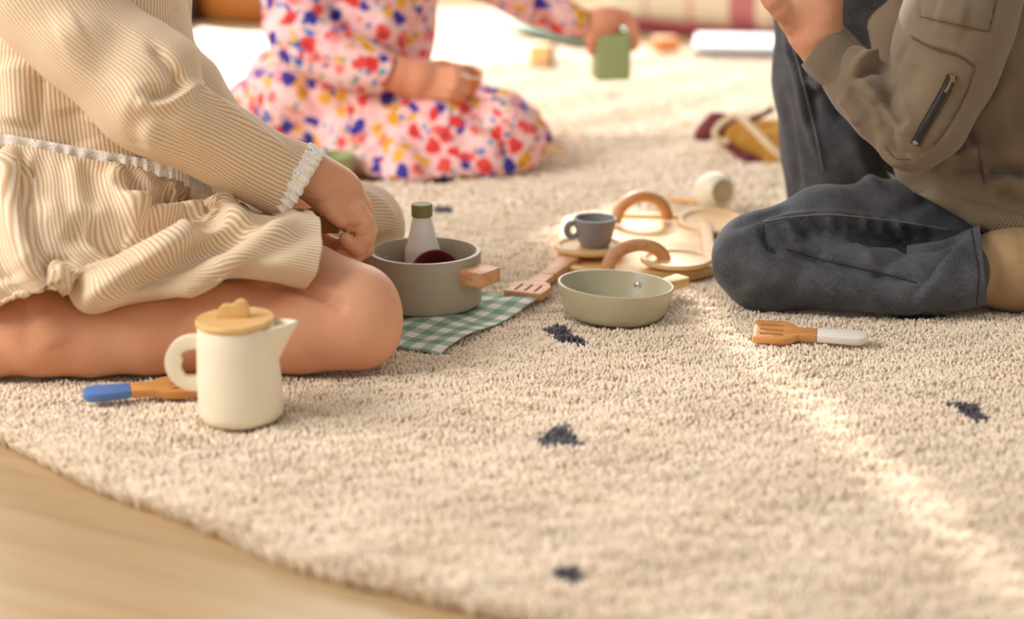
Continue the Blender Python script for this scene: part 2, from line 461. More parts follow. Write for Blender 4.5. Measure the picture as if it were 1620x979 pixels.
def solid(o, th):
    md = o.modifiers.new('thickness', 'SOLIDIFY'); md.thickness = th; md.offset = -1; return o

# ================================================================== SETTING
def structure(o): o['kind'] = 'structure'; return o
t = NT('oak_floor')
mp = t.n('ShaderNodeMapping', None, Vector=t.obj()); mp.inputs['Scale'].default_value = (1, 1, 1); mp.inputs['Rotation'].default_value = (0, 0, math.radians(28))
sepx = t.n('ShaderNodeSeparateXYZ', None, Vector=mp.outputs[0])
mg = t.n('ShaderNodeMapping', None, Vector=mp.outputs[0]); mg.inputs['Scale'].default_value = (2.2, 34, 1)
g1 = t.noise(1.5, 6, mg.outputs[0], .62)
mg2 = t.n('ShaderNodeMapping', None, Vector=mp.outputs[0]); mg2.inputs['Scale'].default_value = (9, 260, 1)
g2 = t.noise(1, 3, mg2.outputs[0])
br = t.n('ShaderNodeTexBrick', {'offset': .37}, Scale=1.0, Mortar_Size=.0012, Brick_Width=1.6, Row_Height=.19); t.set(br.inputs['Vector'], mp.outputs[0])
br.inputs['Color1'].default_value = (.35, .35, .35, 1); br.inputs['Color2'].default_value = (.75, .75, .75, 1); br.inputs['Mortar'].default_value = (.5, .5, .5, 1)
col = t.ramp(t.math('ADD', t.math('MULTIPLY', g1, .75), t.math('MULTIPLY', g2, .25)), [(.3, lin('A58963')), (.5, lin('B59871')), (.7, lin('C1A680'))])
col = t.mix(t.math('MULTIPLY', br.outputs['Color'], .25), col, lin('CFB28A'))
col = t.mix(t.math('MULTIPLY', br.outputs['Fac'], .45), col, lin('8D7250'))
t.fin(col, .42); t.bump(t.math('ADD', g2, g1), .08, .001)
FZ = -.018
V = [(-4, -1.5, FZ), (5, -1.5, FZ), (5, 6.4, FZ), (-4, 6.4, FZ), (-4, -1.5, FZ-.05), (5, -1.5, FZ-.05), (5, 6.4, FZ-.05), (-4, 6.4, FZ-.05)]
structure(link('floor', mk(V, [(0, 1, 2, 3), (7, 6, 5, 4), (0, 4, 5, 1), (1, 5, 6, 2), (2, 6, 7, 3), (3, 7, 4, 0)]), t.m, None, False))
# back wall above the frame, added to block the sun; slits shape its patches
WY = 6.0
opens = [(-2.6, 1.9, .55, 1.86), (-.75, -.53, 2.10, 2.36), (-.645, -.585, 2.36, 3.05), (-.41, -.30, 2.78, 3.02)]  # first the window, the rest slits added to shape the sunlight
xs = sorted({-4, 5, *[o[0] for o in opens], *[o[1] for o in opens]}); zs = sorted({FZ, 3.4, *[o[2] for o in opens], *[o[3] for o in opens]})
bm = bmesh.new()
for i in range(len(xs)-1):
    for j in range(len(zs)-1):
        cx, cz = (xs[i]+xs[i+1])/2, (zs[j]+zs[j+1])/2
        if any(a < cx < b and c < cz < d for a, b, c, d in opens): continue
        r = bmesh.ops.create_cube(bm, size=1); bmesh.ops.scale(bm, vec=(xs[i+1]-xs[i], .1, zs[j+1]-zs[j]), verts=r['verts']); bmesh.ops.translate(bm, vec=(cx, WY+.05, cz), verts=r['verts'])
structure(bm_obj('wall_back_sun_mask', bm, plain('wall_paint', 'EFE6DA', .8), None, False))
for k, (a, b, c, d) in enumerate(opens[:1]):
    bm = bmesh.new()
    for q in range(2):
        x = a+(b-a)*q; r = bmesh.ops.create_cube(bm, size=1); bmesh.ops.scale(bm, vec=(.05, .06, d-c), verts=r['verts']); bmesh.ops.translate(bm, vec=(x, WY+.05, (c+d)/2), verts=r['verts'])
    for z in (c, d):
        r = bmesh.ops.create_cube(bm, size=1); bmesh.ops.scale(bm, vec=(b-a, .06, .05), verts=r['verts']); bmesh.ops.translate(bm, vec=((a+b)/2, WY+.05, z), verts=r['verts'])
    structure(bm_obj('window_%d' % (k+1), bm, plain('window_frame_white', 'F4F1EC', .5), None, False))

# ================================================================== RUG
RC = np.array([.669, 2.699]); RR = 1.551
rug = thing('rug', 'large round cream tufted rug with scattered charcoal dashes on the oak floor', 'rug', (RC[0], RC[1], FZ))
marks_px = [[(862, 516), (880, 510), (893, 512), (903, 524), (931, 538), (925, 541), (895, 541), (880, 530), (862, 520)],
            [(841, 681), (850, 685), (868, 678), (885, 669), (900, 672), (912, 688), (927, 695), (920, 700), (900, 699), (850, 698), (848, 688)],
            [(1489, 634), (1515, 630), (1545, 634), (1550, 645), (1567, 658), (1545, 661), (1530, 652), (1510, 640)],
            [(873, 897), (895, 891), (920, 893), (925, 908), (934, 918), (905, 921), (880, 910)],
            [(680, 325), (700, 322), (722, 328), (715, 336), (690, 335)],
            [(1410, 490), (1440, 487), (1500, 488), (1480, 500), (1440, 499)],
            [(1160, 470), (1175, 468), (1180, 474), (1165, 476)]]
marks = [np.array([G(x, y)[:2] for x, y in m]) for m in marks_px]
for cx, cy in ((1.15, 1.5), (1.3, 2.2), (1.7, 2.9), (-.5, 2.6), (.2, 3.6), (.9, 3.3), (-.3, 3.4), (1.5, 3.7), (.75, 2.75)):   # beyond the frame or behind things
    a = RNG.random()*3; u_ = np.array([math.cos(a), math.sin(a)*.6]); v_ = np.array([-u_[1], u_[0]]); marks.append(np.array([[cx, cy]+0*u_+u_*p+v_*q for p, q in ((-.03, 0), (-.01, .014), (.02, .012), (.032, -.004), (.012, -.015), (-.014, -.01))]) )
def inside(P, poly):
    x, y = P[:, 0], P[:, 1]; r = np.zeros(len(P), bool); n = len(poly); j = n-1
    for i in range(n):
        xi, yi = poly[i]; xj, yj = poly[j]
        m = ((yi > y) != (yj > y)) & (x < (xj-xi)*(y-yi)/(yj-yi+1e-12)+xi); r ^= m; j = i
    return r
n = 180; ang = np.linspace(0, 2*math.pi, n, endpoint=False)
def radius(a): return RR + .006*np.sin(a*9+1)+.004*np.sin(a*23)+.003*np.sin(a*41+2)
V, Fc = [], []
for rr_, z in ((-.004, FZ+.0005), (-.002, FZ+.005), (-.012, FZ+.009)):
    V += [(RC[0]+(radius(a)+rr_)*math.cos(a), RC[1]+(radius(a)+rr_)*math.sin(a), z) for a in ang]
for j in range(2): Fc += [(j*n+i, j*n+(i+1) % n, (j+1)*n+(i+1) % n, (j+1)*n+i) for i in range(n)]
Fc += [tuple(reversed(range(n))), tuple(range(2*n, 3*n))]
link('backing', mk(V, Fc), plain('rug_backing', 'B8935F', .95, .1, 200), rug)
press = []      # (centre, radius) of things that press the pile down
def press_at(p, r, z=-.004): press.append((np.array(p[:2], float), r, z))
def build_pile():
    def cand(sp, region):
        gx = np.arange(RC[0]-RR, RC[0]+RR, sp); gy = np.arange(RC[1]-RR, RC[1]+RR, sp*1.15)
        X, Y = np.meshgrid(gx, gy); P = np.stack([X.ravel(), Y.ravel()], 1)
        P[:, 1] += .004*np.sin(P[:, 0]*31)+.003*np.sin(P[:, 0]*73+P[:, 1]*9)
        P += RNG.normal(size=P.shape)*sp*.24
        d = P-RC; a = np.arctan2(d[:, 1], d[:, 0]); r = np.hypot(d[:, 0], d[:, 1]); P = P[(r < radius(a)-.002)]
        near = (P[:, 1] > 1.12) & (P[:, 1] < 2.62) & (np.abs(P[:, 0]) < .30*P[:, 1]+.07)
        return P[near] if region else P[~near]
    out = []
    for sp, reg in ((.0029, True), (.0062, False)):
        P = cand(sp, reg); n_ = len(P); x, y = P[:, 0], P[:, 1]
        d = P-RC; rr = np.hypot(d[:, 0], d[:, 1]); a = np.arctan2(d[:, 1], d[:, 0]); edge = np.clip((radius(a)-rr)/.02, 0, 1)
        hn = sum(np.sin(x*fx+y*fy+ph)*am for fx, fy, ph, am in ((47, 160, 0, .9), (-62, 210, 1, .8), (110, 90, 2, .6), (23, -75, 3, .8), (170, 330, 4, .6), (-240, 150, 5, .4)))
        ht = .0155 + .0011*hn + RNG.normal(size=n_)*.0010
        ht *= .72+.28*np.sqrt(edge)
        dark = np.zeros(n_, bool); Pj = P+RNG.normal(size=P.shape)*.0012
        for m in marks: dark |= inside(Pj, m)
        for c, r, z in press:
            q = np.hypot(x-c[0], y-c[1]); m = q < r+.012; lim = (z-FZ-.001)+np.clip((q-r)/.012, 0, 1)*.012
            ht = np.where(m, np.minimum(ht, lim), ht)
        lean = np.stack([np.sin(x*19+y*31)*.5+np.sin(x*61-y*97)*.5+RNG.normal(size=n_)*.7, -.25+np.cos(x*27-y*23)*.5+np.sin(x*80+y*120)*.5+RNG.normal(size=n_)*.7], 1)*.0026
        lean += (d/(rr[:, None]+1e-9))*(1-edge)[:, None]*.006
        lean *= (sp/.0029)**.5
        r0 = sp*.60*(.85+.3*RNG.random(n_)); tw = RNG.random(n_)*6.28
        lv = [(0, .7, 0), (.55, 1.15, .3), (.86, .95, .7)]; k = 5; nvt = len(lv)*k+1
        W = np.zeros((n_, nvt, 3), np.float32)
        for j, (hz, rs, ls) in enumerate(lv):
            for i in range(k):
                q = tw+j*.7+2*math.pi*i/k
                W[:, j*k+i, 0] = x+lean[:, 0]*ls+np.cos(q)*r0*rs; W[:, j*k+i, 1] = y+lean[:, 1]*ls+np.sin(q)*r0*rs
                W[:, j*k+i, 2] = FZ+.0012+ht*hz
        W[:, -1, 0] = x+lean[:, 0]*1.15; W[:, -1, 1] = y+lean[:, 1]*1.15; W[:, -1, 2] = FZ+.0012+ht
        q = []
        for j in range(len(lv)-1):
            for i in range(k): q.append((j*k+i, j*k+(i+1) % k, (j+1)*k+(i+1) % k, (j+1)*k+i))
        tr = [((len(lv)-1)*k+i, (len(lv)-1)*k+(i+1) % k, nvt-1) for i in range(k)]
        out.append((W.reshape(-1, 3), n_, nvt, q, tr, np.repeat(dark, nvt), np.repeat(RNG.random(n_), nvt)))
    Vs = np.vstack([o[0] for o in out]); off = 0; LI = []; LS = []; tot = 0
    for W, n_, nvt, q, tr, dk, rn in out:
        base = (np.arange(n_)*nvt+off)[:, None]
        for arr in (q, tr):
            A = np.array(arr, np.int64); k = A.shape[1]; B = (base[:, :, None]+A[None]).reshape(-1, k)
            LI.append(B.ravel()); LS.append(tot+np.arange(len(B))*k); tot += B.size
        off += len(W)
    LI = np.concatenate(LI).astype(np.int32); LS = np.concatenate(LS).astype(np.int32)
    me = bpy.data.meshes.new('pile'); me.vertices.add(len(Vs)); me.vertices.foreach_set('co', Vs.ravel())
    me.loops.add(len(LI)); me.loops.foreach_set('vertex_index', LI); me.polygons.add(len(LS)); me.polygons.foreach_set('loop_start', LS)
    me.update(calc_edges=False)
    a = me.attributes.new('mark', 'FLOAT', 'POINT'); a.data.foreach_set('value', np.concatenate([o[5] for o in out]).astype(np.float32))
    a = me.attributes.new('rnd', 'FLOAT', 'POINT'); a.data.foreach_set('value', np.concatenate([o[6] for o in out]).astype(np.float32))
    t = NT('wool_pile'); mk_ = t.attr('mark').outputs['Fac']; rn = t.attr('rnd').outputs['Fac']
    c1 = t.mix(rn, lin('F2DDC2'), lin('FCEDD8'))
    col = t.mix(t.math('GREATER_THAN', mk_, .5), c1, t.mix(rn, lin('4A464C'), lin('67626A')))
    t.fin(col, .95, Sheen_Weight=.25)
    o = link('pile', me, t.m, rug); o['kind'] = 'stuff'; return o

# ================================================================== TOYS
def disc_px(c, r, z=-.004): press_at(c, r, z)
# --- cream jug
JC = G(383, 657); JC[2] = -.003
jug = thing('toy_jug', 'cream wooden toy jug with a round wooden lid and ring handle', 'jug', JC); press_at(JC, .042, -.005)
Mj = TR(JC, 0, math.radians(-1.6), 0)
r0, r1, hj = .0425, .0375, .098
prof = [(.030, .0), (.036, .0008), (.0395, .003), (.0418, .007), (r0, .013), (.0415, .045), (.0395, .075), (r1, hj-.002), (r1-.001, hj), (r1-.004, hj), (r1-.005, hj-.002), (.034, .03), (.030, .01)]
add('body', lathe(prof, 72), MT['cream'], jug, Mj)
lid = add('lid', lathe([(.030, hj-.003), (.0372, hj+.001), (.0388, hj+.0022), (.0388, hj+.0062), (.0378, hj+.0072), (.02, hj+.0074)], 72), MT['bamboo'], jug, Mj)
bear = smooth_poly([(-.0145, 0), (.013, 0), (.0150, .008), (.0135, .0155), (.008, .0185), (.003, .0165), (-.001, .0135), (-.006, .0140), (-.011, .0125), (-.0155, .007)], 5)
add('lid_knob', prism(bear, .009, .0012), MT['bamboo'], lid, Mj @ TR((-.001, .0045, hj+.0068), math.pi/2))
def ring_slab(ro, hole, th): return prism([(ro*math.cos(a), ro*math.sin(a)) for a in np.linspace(0, 2*math.pi, 56, endpoint=False)], th, .0018, [hole])
ho = smooth_poly([(.008, .0135), (-.004, .0145), (-.0125, .009), (-.0115, .002), (-.0135, -.005), (-.009, -.0135), (.002, -.0145), (.009, -.010), (.0105, 0)], 5)
ro = .0285
outl = [(ro*math.cos(a)*1.0, ro*math.sin(a)) for a in np.linspace(math.radians(52), math.radians(308), 44)]
add('handle', prism(outl+[(.010, -.0222), (.010, -.0148), ], .010, .0018, []) if False else ring_slab(ro, ho, .010), MT['cream'], jug, Mj @ TR((-.0435, .005, .060), math.pi/2))
# spout: an open V that grows out of the wall
Vs_, Fs_ = [], []; nl, nk = 12, 15
for j in range(nl):
    f = j/(nl-1); z = .058+(hj-.0005-.058)*f; rb = np.interp(z, [.045, .075, hj], [.0415, .0395, r1])
    ext = .0015+.0265*f**1.15; half = math.radians(9+25*f)
    for i in range(nk):
        s = -1+2*i/(nk-1); w_ = half*s; tip = (1-abs(s)**1.25)
        rr = rb-.002+ext*tip; Vs_.append((rr*math.cos(w_*(1-.30*tip)), rr*math.sin(w_*(1-.30*tip)), z+.003*tip*f))
for j in range(nl-1):
    for i in range(nk-1): Fs_.append((j*nk+i, j*nk+i+1, (j+1)*nk+i+1, (j+1)*nk+i))
solid(add('spout', (Vs_, Fs_), MT['cream'], jug, Mj @ TR((0, 0, 0), 0, 0, math.radians(-4))), .0028)

# --- slotted utensils
def utensil(name, label, cat, p0, p1, L, head, hw, nw, hl, split, m_head, m_handle, th=.008, zz=-.001, slots=3, tipround=.3, hole=False, roll=0, grp=None):
    """p0: middle of the head end, p1: end of the handle (ground points); x runs from head to handle end"""
    d = (p1-p0); ang = math.atan2(d[1], d[0])
    o = thing(name, label, cat, (p0[0], p0[1], zz), grp); M_ = TR((p0[0], p0[1], zz), roll, 0, ang)
    for q in np.linspace(.0, L, 9): press_at(p0+np.array([math.cos(ang), math.sin(ang), 0])*q, hw*.5 if q < head else nw*.6, zz-.002)
    hd = [(.0, -hw*.46), (.001, -hw*.5+.001)] + [(head*.62, -hw*.5), (head*.85, -hw*.40), (head, -nw*.5), (split, -nw*.5), (split, nw*.5), (head, nw*.5), (head*.85, hw*.40), (head*.62, hw*.5), (.001, hw*.5-.001), (0, hw*.46)]
    sl_ = []
    for i in range(slots):
        y = (i-(slots-1)/2)*hw*.25; a, b = head*.16, head*.66
        sl_.append([(a, y-.0015), (b, y-.0015), (b+.001, y), (b, y+.0015), (a, y+.0015), (a-.0008, y)])
    add('head', prism(hd, th, .0009, sl_), m_head, o, M_)
    hn = [(split, -nw*.5), (L-.012, -nw*.62), (L-.004, -nw*.5), (L, -nw*.2), (L, nw*.2), (L-.004, nw*.5), (L-.012, nw*.62), (split, nw*.5)]
    hl_ = [[(L-.010+.0025*math.cos(a), .0025*math.sin(a)) for a in np.linspace(0, 6.283, 14, endpoint=False)]] if hole else []
    add('handle', prism(hn, th*1.08, .0014, hl_), m_handle, o, M_ @ TR((0.0003, 0, -.0003)))
    return o
utensil('slotted_spatula', 'slotted wooden spatula with a white dipped handle in front of the jeans', 'spatula', G(1193, 535), G(1367, 546), .125, .050, .040, .017, 0, .070, MT['orange_wood'], MT['white'], .0085, .0045, roll=math.radians(14))
utensil('slotted_spatula', 'slotted wooden spatula with a blue dipped handle lying behind the cream jug', 'spatula', G(332, 622), G(146, 638), .127, .058, .036, .017, 0, .080, MT['orange_wood'], MT['blue'], .009, .006, roll=math.radians(-12))
utensil('slotted_spatula', 'plain pale wooden spatula with three slots, between pot and pan', 'spatula', G(826, 471, .006), G(888, 424, .006), .205, .055, .050, .020, 0, .090, MT['beech'], MT['beech'], .009, .004, hole=True)

# --- gingham cloth
A0 = G(853, 481)[:2]; A1 = G(695, 559)[:2]; e1 = (A1-A0)/np.linalg.norm(A1-A0); e2 = np.array([e1[1], -e1[0]]);
if e2[0] > 0: e2 = -e2
Lw = np.linalg.norm(A1-A0); n1 = 60; V = []; st = []
for i in range(n1+1):
    for j in range(n1+1):
        u = i/n1; v = j/n1
        z = .0035+.0016*math.sin(u*11+v*5)+.0012*math.sin(v*17-u*6)+.004*max(0, 1-(u*u+v*v)*22) - .004*max(0, (u-.93)/.07)*(1-v)
        V.append((-Lw*u, Lw*v, z))
Fc = [(i*(n1+1)+j, i*(n1+1)+j+1, (i+1)*(n1+1)+j+1, (i+1)*(n1+1)+j) for i in range(n1) for j in range(n1)]
t = NT('green_gingham'); sx = t.n('ShaderNodeSeparateXYZ', None, Vector=t.obj()); per = .0275
fx = t.math('GREATER_THAN', t.math('FRACT', t.math('DIVIDE', sx.outputs[0], per)), .5); fy = t.math('GREATER_THAN', t.math('FRACT', t.math('DIVIDE', sx.outputs[1], per)), .5)
s_ = t.math('MULTIPLY', t.math('ADD', fx, fy), .5)
col = t.ramp(s_, [(0.0, lin('F1E9DE')), (.5, lin('9DB9A0')), (1.0, lin('5A8F70'))]); col = t.mix(t.math('MULTIPLY', t.noise(1500, 2), .3), col, lin('F1E9DE'))
t.fin(col, .9); t.bump(t.noise(1400, 2), .3, .0008)
cl = link('checked_cloth', mk(V, Fc), t.m); cl.location = (A0[0], A0[1], 0)
cl.rotation_euler = (0, 0, math.atan2(-e1[1], -e1[0])); solid(cl, .0012)
if (Matrix.Rotation(cl.rotation_euler[2], 2) @ Vector((0, 1))).dot(Vector(e2)) < 0: cl.data.transform(Matrix.Scale(-1, 4, (0, 1, 0))); cl.data.flip_normals()
tag(cl, 'green and white checked gingham cloth lying flat under the sage pot', 'cloth')
for i in range(13):
    for j in range(13): press_at(np.append(A0+e1*Lw*i/12+e2*Lw*j/12, 0), .014, .0005)
for i in range(25): press_at(np.append(A0+e1*Lw*i/24+e2*.003, 0), .004, -.0005)

# --- sage pot
PC = np.array([G(674, 480)[0], 2.114, .0058]); R_ = .0672; hp = .064
pot = thing('toy_pot', 'sage green toy cooking pot with two wooden block handles on the gingham cloth', 'pot', PC)
prof = [(.050, 0), (.0655, .0008), (.0668, .003), (R_, .008), (R_, hp-.0015), (R_-.0008, hp-.0002), (R_-.003, hp), (R_-.0055, hp-.0002), (R_-.0065, hp-.002), (R_-.007, .010), (R_-.010, .0065), (.02, .006)]
add('pot_body', lathe(prof, 96), MT['sage'], pot, TR(PC))
for k, az in enumerate((math.radians(-35), math.radians(145))):
    bx = [(0, -.019), (.034, -.019), (.034, .019), (0, .019)]
    hd = add('handle', prism(bx, .0175, .0012), MT['beech'], pot, TR(PC) @ TR((math.cos(az)*(R_-.004), math.sin(az)*(R_-.004), .036), 0, 0, az))
for az in (math.radians(145), math.radians(-35)):
    add('screw', lathe([(.0028, 0), (.0028, .001), (.0018, .0018), (.0006, .0012)], 16), MT['steel'], pot, TR(PC) @ TR((math.cos(az)*(R_-.0072), math.sin(az)*(R_-.0072), .045), 0, -math.pi/2, az))
BC = np.array([at(669, 440, 2.148)[0], 2.148, PC[2]+.0065])
bt = thing('toy_bottle', 'white toy milk bottle with a moss green cap standing in the pot', 'bottle', BC)
hb = at(668, 322, 2.148)[2]-BC[2]
add('glass_body', lathe([(.017, 0), (.0205, .0012), (.0215, .004), (.0215, hb-.059), (.0205, hb-.053), (.0185, hb-.049), (.0115, hb-.017), (.0112, hb-.014), (.005, hb-.014)], 48), MT['white'], bt, TR(BC)).name = 'bottle_body'
add('cap', lathe([(.012, hb-.0155), (.0128, hb-.0145), (.0128, hb-.0012), (.0118, hb), (.004, hb)], 40), MT['capgreen'], bt, TR(BC))
UC = at(690, 435, 2.086)
uc = thing('toy_cup', 'burgundy toy cup tipped over inside the sage pot', 'cup', UC)
add('cup_body', lathe([(.016, -.019), (.019, -.018), (.0225, -.011), (.0255, .001), (.0258, .003), (.0245, .0036), (.0235, .0025), (.0205, -.010), (.016, -.016), (.004, -.0165)], 48), MT['burg'], uc, TR(UC, 0, 0, 0) @ TR((0, 0, 0), math.radians(58), 0, math.radians(8), 1.18))

# --- pan
NC = np.array([G(971, 495)[0], 2.087, -.004]); press_at(NC, .056, -.006)
pan = thing('toy_pan', 'pale green toy frying pan with a short wooden handle on the rug', 'pan', NC)
Mp = TR(NC, math.radians(-1.5), math.radians(3.0), 0)
prof = [(.045, 0), (.054, .0008), (.058, .004), (.061, .010), (.0688, .0375), (.0690, .0392), (.0680, .0402), (.0660, .0398), (.0650, .038), (.0578, .0125), (.054, .0085), (.02, .008)]
add('pan_body', lathe(prof, 96), MT['sage2'], pan, Mp)
az = math.radians(44)
hs = smooth_poly([(0, -.0095), (.03, -.0095), (.062, -.0085), (.070, -.006), (.072, 0), (.070, .006), (.062, .0085), (.03, .0095), (0, .0095)], 4)
add('handle', prism([(0, -.010), (.030, -.0105), (.056, -.012), (.060, -.009), (.060, .009), (.056, .012), (.030, .0105), (0, .010)], .013, .003), MT['bamboo'], pan, Mp @ TR((math.cos(az)*.0645, math.sin(az)*.0645, .0175), 0, math.radians(-3), az))
az = math.radians(60)
sm = Mp @ TR((math.cos(az)*.0618, math.sin(az)*.0618, .024), 0, -math.pi/2-.25, az)
sc_ = add('screw', lathe([(.0055, -.001), (.0055, .0009), (.0042, .0019), (.0024, .0019), (.0018, .0006), (.0003, .0006)], 20), MT['steel'], pan, sm)

# --- tray
TC = np.array([.168, 2.400, -.003]); TM = TR(TC, 0, 0, math.radians(-4))
tray = thing('serving_tray', 'light bamboo serving tray with two arched wooden handles on the rug', 'tray', TC)
def rrect(w_, d_, r, n=8, cx=0, cy=0):
    o = []
    for sx_, sy_, a0 in ((1, 1, 0), (-1, 1, 90), (-1, -1, 180), (1, -1, 270)):
        for k in range(n+1):
            a = math.radians(a0+90*k/n); o.append((cx+sx_*(w_/2-r)+r*math.cos(a), cy+sy_*(d_/2-r)+r*math.sin(a)))
    return o
tb = add('board', prism(rrect(.208, .325, .06), .008, .0015), MT['bamboo'], tray, TM)
add('rim', prism(rrect(.208, .325, .06), .0045, .0012, [rrect(.176, .293, .046)]), MT['bamboo'], tray, TM @ TR((0, 0, .0078)))
for i in range(7):
    for j in range(11):
        p = TM @ Vector((-.096+.032*i, -.15+.03*j, 0)); 
        if abs(i-3) > 2 and (j < 1 or j > 9): continue
        press_at(np.array(p), .024, -.005)
for px, Yh, wpx, top, base in ((1007, 2.262, 57, 377, 428), (1015, 2.51, 51, 301, 354)):
    c = at(px, base, Yh); ztop = at(px, top, Yh)[2]; rr = .0085; hw_ = wpx*mpp(c)-rr; z0 = .009
    pts = [(c[0]+hw_*math.cos(a), Yh+.012*math.cos(a), z0+(ztop-rr-z0)*math.sin(a)) for a in np.linspace(0, math.pi, 28)]
    add('arched_handle', tube(pts, rr, 16), MT['beech'], tray)
def plate(label, c, r, tilt=(0, 0)):
    o = thing('toy_plate', label, 'plate', c, None)
    add('plate_body', lathe([(r-.008, 0), (r-.003, .0006), (r, .003), (r, .0068), (r-.001, .0078), (r-.0065, .0078), (r-.009, .0052), (r-.012, .0046), (.01, .0046)], 64), MT['pale'], o, TR(c, tilt[0], tilt[1]))
    return o
cP = G(932, 391, .016); plate('round wooden toy plate under the grey cup, overhanging the left of the tray', (cP[0], cP[1], .0126), .046)
cP2 = G(1068, 413, .016); plate('round wooden toy plate on the near right of the tray, behind the pan handle', (cP2[0]+.002, cP2[1]+.004, .0126), .046)
cP3 = G(1124, 348, .01); plate('round wooden toy plate on the rug behind the jeans knee, beyond the tray', (cP3[0], cP3[1], .004), .046, (math.radians(8), 0)); press_at(cP3, .05, -.002)
CC = G(941, 389, .018); CC = np.array([CC[0], CC[1]+.004, .0176])
cup = thing('toy_teacup', 'small grey toy teacup standing on a wooden plate on the tray', 'cup', CC)
hc = at(941, 344, CC[1])[2]-CC[2]
add('cup_body', lathe([(.015, 0), (.0185, .0006), (.0205, .004), (.0245, hc*.45), (.0282, hc-.002), (.0282, hc), (.0255, hc), (.025, hc-.002), (.021, hc*.4), (.016, .006), (.004, .005)], 56), MT['cupgrey'], cup, TR(CC))
add('handle', prism([(.011*math.cos(a)*1.0, .0125*math.sin(a)) for a in np.linspace(0, 6.283, 26, endpoint=False)], .009, .002, [[(.002+.0045*math.cos(a), .006*math.sin(a)) for a in np.linspace(0, 6.283, 16, endpoint=False)]]), MT['cupgrey'], cup, TR(CC) @ TR((-.0315, -.001, hc*.60), math.pi/2, 0, math.radians(12)))
# cream cup on its side
SC_ = KZ(1133, 303, .029, 31); c = SC_[0]; r = SC_[1]
ball = thing('toy_cup', 'round cream toy cup lying on its side behind the tray', 'cup', c); press_at(c, .02, -.006)
add('cup_body', lathe([(.004, .60*r), (.60*r, .60*r), (.62*r, .78*r), (.70*r, .74*r), (.90*r, .42*r), (r, 0), (.97*r, -.4*r), (.88*r, -.85*r), (.83*r, -.85*r), (.86*r, -.4*r), (.5*r, .2*r)], 56), MT['cream'], ball, TR(c) @ TR((0, 0, 0), math.radians(80), 0, math.radians(22)))
add('base_inset', lathe([(.01*r, .61*r), (.58*r, .61*r), (.58*r, .66*r), (.01*r, .66*r)], 40), plain('tan_card', 'D8C495', .7), ball, TR(c) @ TR((0, 0, 0), math.radians(80), 0, math.radians(22)))
p0, p1 = G(1057, 313, .004), G(1102, 319, .004)
tag(add('wooden_stick', tube([p0, (p0+p1)/2, p1], .0045, 12), MT['bamboo']), 'short pale wooden stick on the rug left of the round cream cup', 'stick')

# --- far things
def rbox(sx_, sy_, sz_, r=.01, seg=3):
    bm = bmesh.new(); bmesh.ops.create_cube(bm, size=1); bmesh.ops.scale(bm, vec=(sx_, sy_, sz_), verts=bm.verts); bmesh.ops.translate(bm, vec=(0, 0, sz_/2), verts=bm.verts)
    bmesh.ops.bevel(bm, geom=bm.edges[:], offset=r, segments=seg, profile=.5, affect='EDGES')
    me = bpy.data.meshes.new('b'); bm.to_mesh(me); bm.free(); V = [tuple(v.co) for v in me.vertices]; Fc = [tuple(p.vertices) for p in me.polygons]; return V, Fc
g = G(862, 104); bl = thing('toy_block', 'pale wooden cube block with a dark side on the bright far rug', 'block', (g[0], g[1]+.03, 0))
add('block_body', rbox(.046, .046, .046, .003), MT['bamboo'], bl, TR((g[0]-.006, g[1]+.024, -.002), 0, 0, math.radians(-14)))
add('dark_face', rbox(.0035, .043, .043, .001), plain('dark_face_colour', '4A3540', .6), bl, TR((g[0]-.006, g[1]+.024, -.0005), 0, 0, math.radians(-14)) @ TR((.0235, 0, 0)))  # thin dark slab covering one side of the block
g = G(1054, 82); tag(add('toy_block', rbox(.052, .05, .047, .004), plain('orange_block', 'DB8A45', .5), None, TR((g[0], g[1]+.03, FZ+.001), 0, 0, .2)), 'small orange toy block on the floor below the red striped cushion', 'block')
# teal folded cloth
p = [G(790, 38), G(862, 30), G(1000, 52), G(985, 66), G(905, 62)]
cen = sum(p)/5; V, Fc = prism([(q[0]-cen[0], q[1]-cen[1]) for q in p], .012, .003)
tag(add('folded_cloth', (V, Fc), plain('pale_teal_cotton', 'AEDCD0', .9), None, TR((cen[0], cen[1], .0))), 'pale teal folded cloth lying flat at the far edge of the rug', 'cloth')
# open book / tray
g = G(1190, 88); bk = thing('picture_book', 'pale blue and white picture book lying flat below the red striped cushion', 'book', (g[0], g[1]+.07, 0))
add('page_block', rbox(.30, .20, .012, .002), plain('book_paper', 'EEF0F4', .6), bk, TR((g[0]+.03, g[1]+.08, .012), 0, 0, -.12))
add('cover', rbox(.31, .21, .004, .001), plain('book_cover', '9AA0A4', .5), bk, TR((g[0]+.03, g[1]+.078, .008), 0, 0, -.12))
# striped cushion
ga, gb = G(945, 44, FZ), G(1400, 84, FZ); d = gb-ga; L = np.linalg.norm(d); an = math.atan2(d[1], d[0])
cu = thing('floor_cushion', 'long cream floor cushion with deep red woven stripes at the far edge', 'cushion', ((ga+gb)/2))
t = NT('cream_red_kilim'); sx = t.n('ShaderNodeSeparateXYZ', None, Vector=t.obj())
ux = t.math('DIVIDE', sx.outputs[0], L)
col = lin('E6D2B4')
def band(col, c_, w_, colr, f=1.0):
    m = t.math('LESS_THAN', t.math('ABSOLUTE', t.math('SUBTRACT', ux, c_)), w_); return t.mix(t.math('MULTIPLY', m, f), col, colr)
for c_, w_, cc, f_ in ((.035, .045, 'B4505A', 1), (-.31, .012, 'CF9C92', .8), (-.15, .014, 'CF9C92', .8), (.14, .01, 'CF9C92', .8), (.3, .045, 'A3424C', 1)): col = band(col, c_, w_, lin(cc), f_)
col = t.mix(t.math('MULTIPLY', t.noise(30, 3), .3), col, lin('F0DEC6'))
t.fin(col, .9)
